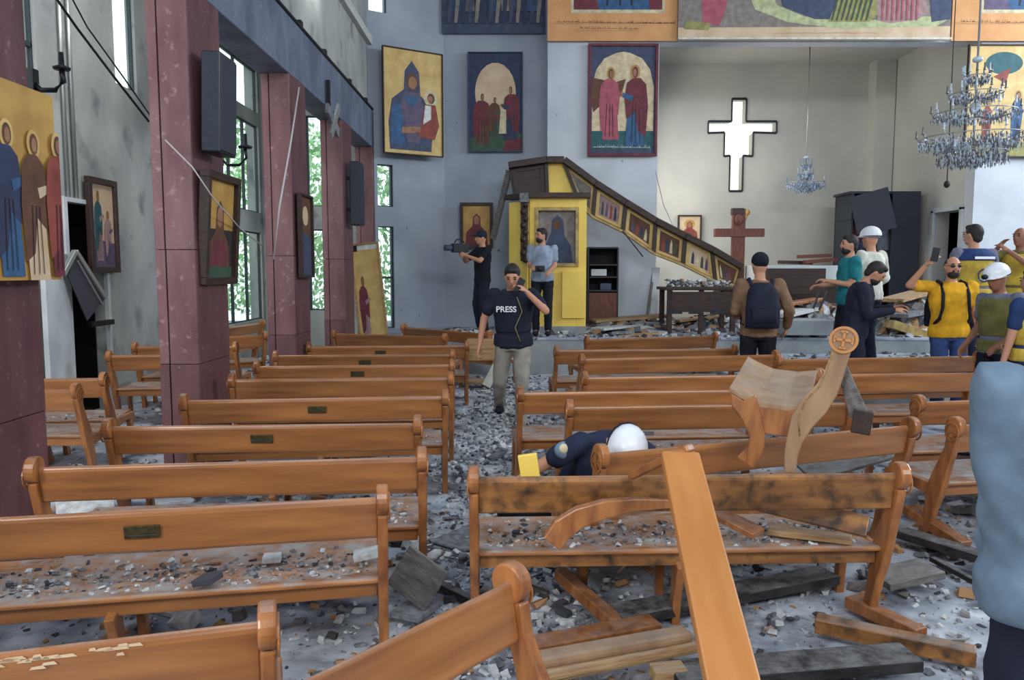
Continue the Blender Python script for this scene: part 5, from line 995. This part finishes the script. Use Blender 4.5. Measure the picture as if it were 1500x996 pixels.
    if slm:
        b = MB()
        for (sh, el, wr) in ((shR, elR, wrR), (shL, elL, wrL)): b.cone(sh.lerp(el, .15), el, .071 * s, .058 * s); b.cone(el, el.lerp(wr, .9), .058 * s, .044 * s)
        remesh(b, 'sleeves', slm, p, .013)
    if vest:
        b = MB(); torso(b, .034, 1.0, 1.43); b.loft([(U(0, 0, .90), xa * .205 * bulk * s, ya * .15 * bulk * s), (U(0, 0, 1.02), xa * .195 * bulk * s, ya * .148 * bulk * s)]); remesh(b, 'vest', vest, p, .013)
    b = MB(); b.loft([(V(0, 0, hip + .10), V(.172, 0, 0), V(0, .125, 0)), (V(0, 0, hip), V(.18, 0, 0), V(0, .13, 0)), (V(0, 0, hip - .08), V(.165, 0, 0), V(0, .115, 0))])
    for (h_, k_, a_) in ((hipR, knR, anR), (hipL, knL, anL)): b.cone(h_ + V(0, 0, -.03), k_, .096 * s, .070 * s); b.cone(k_, k_.lerp(a_, .92), .070 * s, .058 * s)
    folds(remesh(b, 'trousers', trousers, p, .014), label, .008)
    for a_ in (anR, anL): MB().ell(a_ + V(0, .05, -.045), (.05 * s, .145 * s, .045 * s), seg=14, nr=8).ell(a_ + V(0, -.01, -.01), (.045 * s, .06 * s, .06 * s)).build('shoe', 'cloth_black', p)
    # head
    if cap: 
        b = MB(); b.ell(HX(0, -.012, .042), (.086 * s, .104 * s, .092 * s), Hm); 
        if cap == 'cap': b.ell(HX(0, .10, .045), (.062 * s, .065 * s, .012 * s), Hm)
        remesh(b, 'cap', 'cloth_black' if cap != 'cap' else 'cloth_dark', p, .010)
    elif helmet:
        b = MB(); b.ell(HX(0, -.005, .045), (.108 * s, .135 * s, .112 * s), Hm, zmin=-.25); b.ell(HX(0, .02, .025), (.122 * s, .152 * s, .012 * s), Hm); hm = remesh(b, 'helmet', 'helmet', p, .010)
        MB().ell(HX(0, -.005, .03), (.1165 * s, .1435 * s, .018 * s), Hm).build('helmet_band', 'cloth_dark', hm)
        MB().loft([(HX(0, .135, .05), (Hm @ V(.03, 0, 0)), (Hm @ V(0, 0, .025))), (HX(0, .155, .05), (Hm @ V(.03, 0, 0)), (Hm @ V(0, 0, .025)))]).build('head_lamp', 'blackplastic', hm)
    elif hair:
        b = MB(); b.ell(HX(0, -.020, .030), (.082 * s, .096 * s, .100 * s), Hm); b.ell(HX(0, .035, .088), (.058 * s, .045 * s, .032 * s), Hm); b.ell(HX(0, -.05, -.03), (.066 * s, .055 * s, .06 * s), Hm); remesh(b, 'hair', hair, p, .010)
    if beard:
        b = MB(); b.ell(HX(0, .025, -.072), (.060 * s, .070 * s, .052 * s), Hm); b.cone(HX(-.028, .085, -.036), HX(.028, .085, -.036), .009 * s, .009 * s); remesh(b, 'beard', 'hair', p, .009)
    for q in (-1, 1): MB().ell(HX(.030 * q, .083, .012), (.015 * s, .009 * s, .007 * s), Hm, seg=10, nr=6).build('eye', 'eye', p); MB().ell(HX(.032 * q, .088, .036), (.020 * s, .007 * s, .005 * s), Hm, seg=8, nr=5).build('eyebrow', 'hair', p)
    MB().ell(HX(0, .092, -.054), (.022 * s, .008 * s, .006 * s), Hm, seg=10, nr=6).build('mouth', 'lip', p)
    W_ = Matrix.Translation(loc) @ Matrix.Rotation(R(yaw), 4, 'Z')
    return p, dict(W=W_, U=U, HX=HX, wrR=W_ @ wrR, wrL=W_ @ wrL, elR=elR, elL=elL, shR=shR, shL=shL, s=s, V=V, Hm=Hm, dR=(W_.to_3x3() @ (wrR - elR)).normalized(), dL=(W_.to_3x3() @ (wrL - elL)).normalized())
def put(o, W_): o.matrix_world = W_; return o
def text_mesh(txt, size, name, m, parent, Mx):
    cu = bpy.data.curves.new(name, 'FONT'); cu.body = txt; cu.size = size; cu.align_x = 'CENTER'; cu.align_y = 'CENTER'; cu.extrude = .001; cu.offset = size * .02
    o = bpy.data.objects.new(name, cu); COL.objects.link(o); me = bpy.data.meshes.new_from_object(o.evaluated_get(bpy.context.evaluated_depsgraph_get())); bpy.data.objects.remove(o)
    me.materials.clear(); me.materials.append(M[m]); q = bpy.data.objects.new(name, me); COL.objects.link(q); q.parent = parent; q.matrix_local = Mx; return q
def backpack(i, m, lab, W=.30, h=.46, y=-.155):
    U, s = i['U'], i['s']; t = empty('backpack', (0, 0, 0), label=lab, cat='backpack'); t.matrix_world = i['W']
    b = MB(); b.loft([(U(0, y - .03, .98), (W / 2 * s, 0, 0), (0, .08 * s, 0)), (U(0, y - .05, 1.02), (W / 2 * s, 0, 0), (0, .11 * s, 0)), (U(0, y - .05, 1.2), (W / 2 * s, 0, 0), (0, .12 * s, 0)), (U(0, y - .02, 1.36), (W / 2.3 * s, 0, 0), (0, .09 * s, 0)), (U(0, y, 1.44), (W / 4 * s, 0, 0), (0, .04 * s, 0))]); remesh(b, 'bag', m, t, .014)
    for q in (-1, 1): MB().tube([U(.10 * q, y + .02, 1.40), U(.115 * q, -.05, 1.475), U(.12 * q, .06, 1.45), U(.125 * q, .135, 1.34), U(.13 * q, .15, 1.2), U(.15 * q, .13, 1.08), U(.17 * q, .0, 1.0)], .018 * s, seg=8).build('strap', m, t)
    MB().loft([(U(0, y - .16, 1.04), (W / 2.8 * s, 0, 0), (0, .02, 0)), (U(0, y - .165, 1.18), (W / 2.8 * s, 0, 0), (0, .02, 0))]).build('pocket', m, t)
def phone(p, d, lab, up=(0, 0, 1)):
    o = MB().box((0, 0, 0), (.075, .009, .15)).build('phone', 'blackplastic', None, .003); o.location = p; o.rotation_euler = d; return tag(o, lab, 'phone')
# 1 cameraman
f = at_y(707, 484, 13.25); f.z = STG
p, i = person('person in black on the stage at left, filming with a shoulder camera', f, 118, 1.78, shirt='cloth_black', trousers='cloth_dark', cap='cap', rh=(.12, .33, 1.34), lh=(-.12, .36, 1.32), rp=(1, 0, -1), lp=(-1, 0, -1), curl=1.2, hp=4, vox=.013)
t = empty('video_camera', (0, 0, 0), label='black video camera held up by the cameraman at left', cat='camera'); t.matrix_world = i['W']
t.location.z -= .13; MB().box((0, .42, 1.60), (.13, .28, .15)).build('camera_body', 'blackplastic', t, .01); MB().tube([(0, .57, 1.60), (0, .70, 1.60)], .05, seg=14).build('lens', 'paint_slate', t); MB().tube([(0, .34, 1.69), (0, .38, 1.74), (0, .48, 1.74), (0, .52, 1.69)], .012).build('handle', 'blackplastic', t)
# 2 grey shirt
f = at_y(794, 488, 12.85); f.z = STG
p, i = person('person in grey-blue shirt and black trousers standing before the yellow panel', f, 172, 1.80, shirt='cloth_grey', trousers='cloth_black', beard=True, hy=-48, rh=(.13, .26, 1.12), lh=(-.14, .26, 1.06), curl=1.1, vox=.013)
t = empty('photo_camera', (0, 0, 0), label='small black camera held at the waist by the person in grey-blue shirt', cat='camera'); t.matrix_world = i['W']
MB().box((0, .36, 1.12), (.15, .08, .10)).build('camera_body', 'blackplastic', t, .01); MB().tube([(0, .40, 1.12), (0, .48, 1.12)], .035, seg=12).build('lens', 'blackplastic', t)
# 3 aisle man with vest
f = at_z(752, 634, 0)
p, i = person('person in navy press vest and khaki trousers walking down the centre aisle', f, 176, 1.80, lean=9, hp=16, shirt='cloth_dark', sleeve='short', trousers='cloth_khaki', vest='cloth_dark', rh=(.34, .02, .90), lh=(-.15, .30, 1.44), lp=(-1, 0, -1), rp=(1, -1, 0),
              ra=(.17, -.40, .22), la=(-.08, .02, .09), curl=1.1, beard=False, cap=None, vox=.011)
ph_ = phone(i['wrL'] + i['dL'] * .10 + Vector((0, -.02, -.02)), (R(-10), R(30), R(20)), 'phone held to the mouth of the person in the press vest'); ph_.location.z += .02
Mx = Matrix.Translation(i['U'](.055, .172, 1.30)) @ (Matrix.Rotation(R(-9), 4, 'X') @ Matrix.Rotation(R(90), 4, 'X') @ Matrix.Rotation(R(180), 4, 'Y'))
text_mesh('PRESS', .082, 'press_lettering', 'print_white', p, Mx)
MB().tube([i['U'](-.05, .15, 1.42), i['U'](-.10, .17, 1.28), i['U'](-.03, .175, 1.12), i['U'](-.08, .17, .98)], .005, seg=5).build('earphone_cord', 'paint_olive', p)
plank('white_cloth', 'white cloth strip hanging beside the legs of the walking person', at_y(728, 535, 8.5), at_y(712, 566, 8.4), .10, .03, 'cloth_white', 'cloth', up=(0, -1, 0))
# 4 crouching with helmet
f = at_y(872, 700, 4.50); f.z = 0
p, i = person('person in navy crouching behind the benches, white helmet bowed', (f.x - .03, 4.60, 0), 178, 1.75, lean=52, hp=24, hip=.40, shirt='cloth_navy', trousers='cloth_navy', helmet=True, rh=(.56, .12, .36), lh=(-.20, .45, .18), rp=(1, -.2, .6), ra=(.14, -.16, .09), la=(-.14, -.16, .09), vox=.011, roll=-14)
b = MB(); q0 = i['shR'].lerp(i['elR'], .45); 
b.ell(q0 + Vector((.0, .045, .03)), (.055, .03, .05)); bd = b.build('sleeve_badge', 'cloth_lightblue', p); MB().ell(q0 + Vector((.0, .068, .045)), (.028, .014, .028)).build('badge_emblem', 'paint_cream', bd)
plank('yellow_folder', 'yellow folder standing behind the soot-stained backrest, beside the crouching person', at_y(762, 694, 4.0), at_y(790, 690, 4.0), .03, .20, 'yellow', 'folder')
# 5 backpack man
f = at_y(1110, 520, 8.6); f.z = 0
p, i = person('person in tan jacket and black cap seen from behind with a black backpack', f, -8, 1.90, shirt='cloth_tan', sleeve='long', trousers='cloth_black', cap='beanie', rh=(.30, .10, .98), lh=(-.18, .26, 1.1), hy=14, vox=.013)
backpack(i, 'cloth_dark', 'black backpack on the person in the tan jacket', .34)
# 6 teal
f = at_y(1240, 500, 9.75); f.z = .35
p, i = person('person in teal shirt standing in profile facing left', f, 84, 1.80, shirt='cloth_teal', trousers='cloth_black', hy=6, rh=(.2, .28, 1.12), lh=(-.10, .27, 1.18), beard=True, vox=.013, curl=1)
# 7 white helmet
f = at_y(1270, 500, 10.2); f.z = .35
p, i = person('person in cream shirt and white helmet with back turned, near the wardrobe', f, 28, 1.90, shirt='cloth_white', sleeve='long', trousers='cloth_dark', helmet=True, rh=(.25, .2, 1.0), lh=(-.2, .3, 1.1), vox=.013, vest=None)
# 8 navy with phone
f = at_y(1250, 520, 8.75); f.z = 0
p, i = person('person in dark navy sweater bowed over a phone', f, -112, 1.86, lean=8, hp=30, shirt='cloth_dark', sleeve='long', trousers='cloth_dark', rh=(.12, .36, 1.18), lh=(-.12, .38, 1.20), curl=1.0, vox=.012, beard=True)
phone((i['wrL'] + i['wrR']) / 2 + (i['dL'] + i['dR']) * .06 + Vector((0, 0, .03)), (R(60), 0, R(-100)), 'phone in the hands of the person in the dark navy sweater')
# 9 yellow polo
f = at_y(1388, 520, 8.7); f.z = 0
p, i = person('person in yellow polo shirt and sunglasses, one arm raised', f, 172, 1.87, shirt='cloth_yellow', trousers='cloth_jeans', beard=True, hair=None, rh=(.34, .22, 1.64), rp=(1, -.3, -1), lh=(-.29, .08, .84), curl=.9, vox=.011, bulk=1.1)
HX, s = i['HX'], i['s']
MB().ell(HX(-.032, .090, .012), (.024 * s, .008, .016 * s), i['Hm']).ell(HX(.032, .090, .012), (.024 * s, .008, .016 * s), i['Hm']).tube([HX(-.08, -.01, .018), HX(-.072, .06, .018), HX(-.05, .088, .018), HX(.05, .088, .018), HX(.072, .06, .018), HX(.08, -.01, .018)], .003, seg=5).build('sunglasses', 'blackplastic', p)
b = MB(); b.ell(HX(0, -.022, .014), (.078 * s, .094 * s, .085 * s), i['Hm']); remesh(b, 'cropped_hair', 'hair', p, .01)
phone(i['wrR'] + i['dR'] * .12 + Vector((0, -.035, .02)), (0, R(10), R(-10)), 'phone raised in the hand of the person in the yellow shirt')
backpack(i, 'cloth_black', 'black backpack worn by the person in the yellow shirt', .36)
wq = i['W'].inverted() @ i['wrL']; MB().loft([(wq + Vector((0, 0, .0)), (.034, 0, 0), (0, .034, 0)), (wq + Vector((0, 0, .035)), (.034, 0, 0), (0, .034, 0))]).build('watch', 'blackplastic', p)
# 10 rescue vest seen from behind
f = at_y(1418, 520, 9.55); f.z = .35
p, i = person('rescuer seen from behind in a yellow and blue vest with round emblem', f, 6, 1.92, shirt='cloth_sleeve', sleeve='long', trousers='cloth_navy', vest='cloth_vest', hy=25, vox=.013, bulk=1.1, rh=(.3, .1, .9), lh=(-.3, .1, .9))
U, s = i['U'], i['s']; b = MB(); b.loft([(U(0, 0, 1.335), (.262 * s, 0, 0), (0, .185 * s, 0)), (U(0, 0, 1.40), (.235 * s, 0, 0), (0, .172 * s, 0)), (U(0, 0, 1.47), (.15 * s, 0, 0), (0, .11 * s, 0))]); remesh(b, 'vest_yoke', 'cloth_vestblue', p, .013)
b = MB(); ys_ = U(0, -.186, 1.365); b.box(ys_, (.26, .008, .03)); b.build('vest_lettering', 'print_white', p)
b = MB(); ce = U(0, -.184, 1.17)
for k in range(24):
    a0, a1 = 6.2832 * k / 24, 6.2832 * (k + 1) / 24; b.add([ce + Vector((r_ * math.cos(a_), -.004, r_ * math.sin(a_))) for a_, r_ in ((a0, .085), (a1, .085), (a1, .066), (a0, .066))], [(0, 1, 2, 3)])
b.add([ce + Vector(q) for q in ((-.03, -.004, -.03), (.03, -.004, -.03), (0, -.004, .045))], [(0, 1, 2)]); b.build('vest_emblem', 'cloth_vestblue', p)
# 11 person far right with covered face
f = at_y(1486, 520, 10.1); f.z = .0
p, i = person('bareheaded rescuer at the right edge, hand raised to the face', (f.x, 10.1, .35), 115, 1.92, shirt='cloth_olive', trousers='cloth_dark', vest='cloth_vest', hair=None, skin='skin_dark', rh=(.1, .26, 1.5), rp=(1, .3, -1), lh=(-.05, .3, 1.45), lp=(-1, .3, -1), vox=.013)
# 12 helmet rescuer
f = at_y(1460, 520, 7.5); f.z = 0
p, i = person('rescuer in white helmet with lamp facing left, grey sleeves and olive vest', f, 108, 1.76, hp=14, shirt='cloth_sleeve', trousers='cloth_black', vest='cloth_olive', helmet=True, skin='skin_dark', rh=(.25, .12, .95), lh=(-.2, .2, 1.0), vox=.012)
# 13 rescuer cropped by frame
f = at_y(1508, 520, 6.9); f.z = 0
p, i = person('rescuer cropped by the right edge, yellow-green vest with blue band', f, 20, 1.72, shirt='cloth_vestblue', trousers='cloth_dark', vest='cloth_vest', vox=.013)
# 14 foreground
p, i = person('large foreground person at the right edge in light blue shirt, seen from behind', (1.345, 1.76, 0), 4, 1.77, shirt='cloth_lightblue', sleeve='long', trousers='cloth_dark', vox=.010, bulk=1.25, lh=(-.08, .18, .96), lp=(-.5, -1, -.3), rh=(.3, .1, .85))
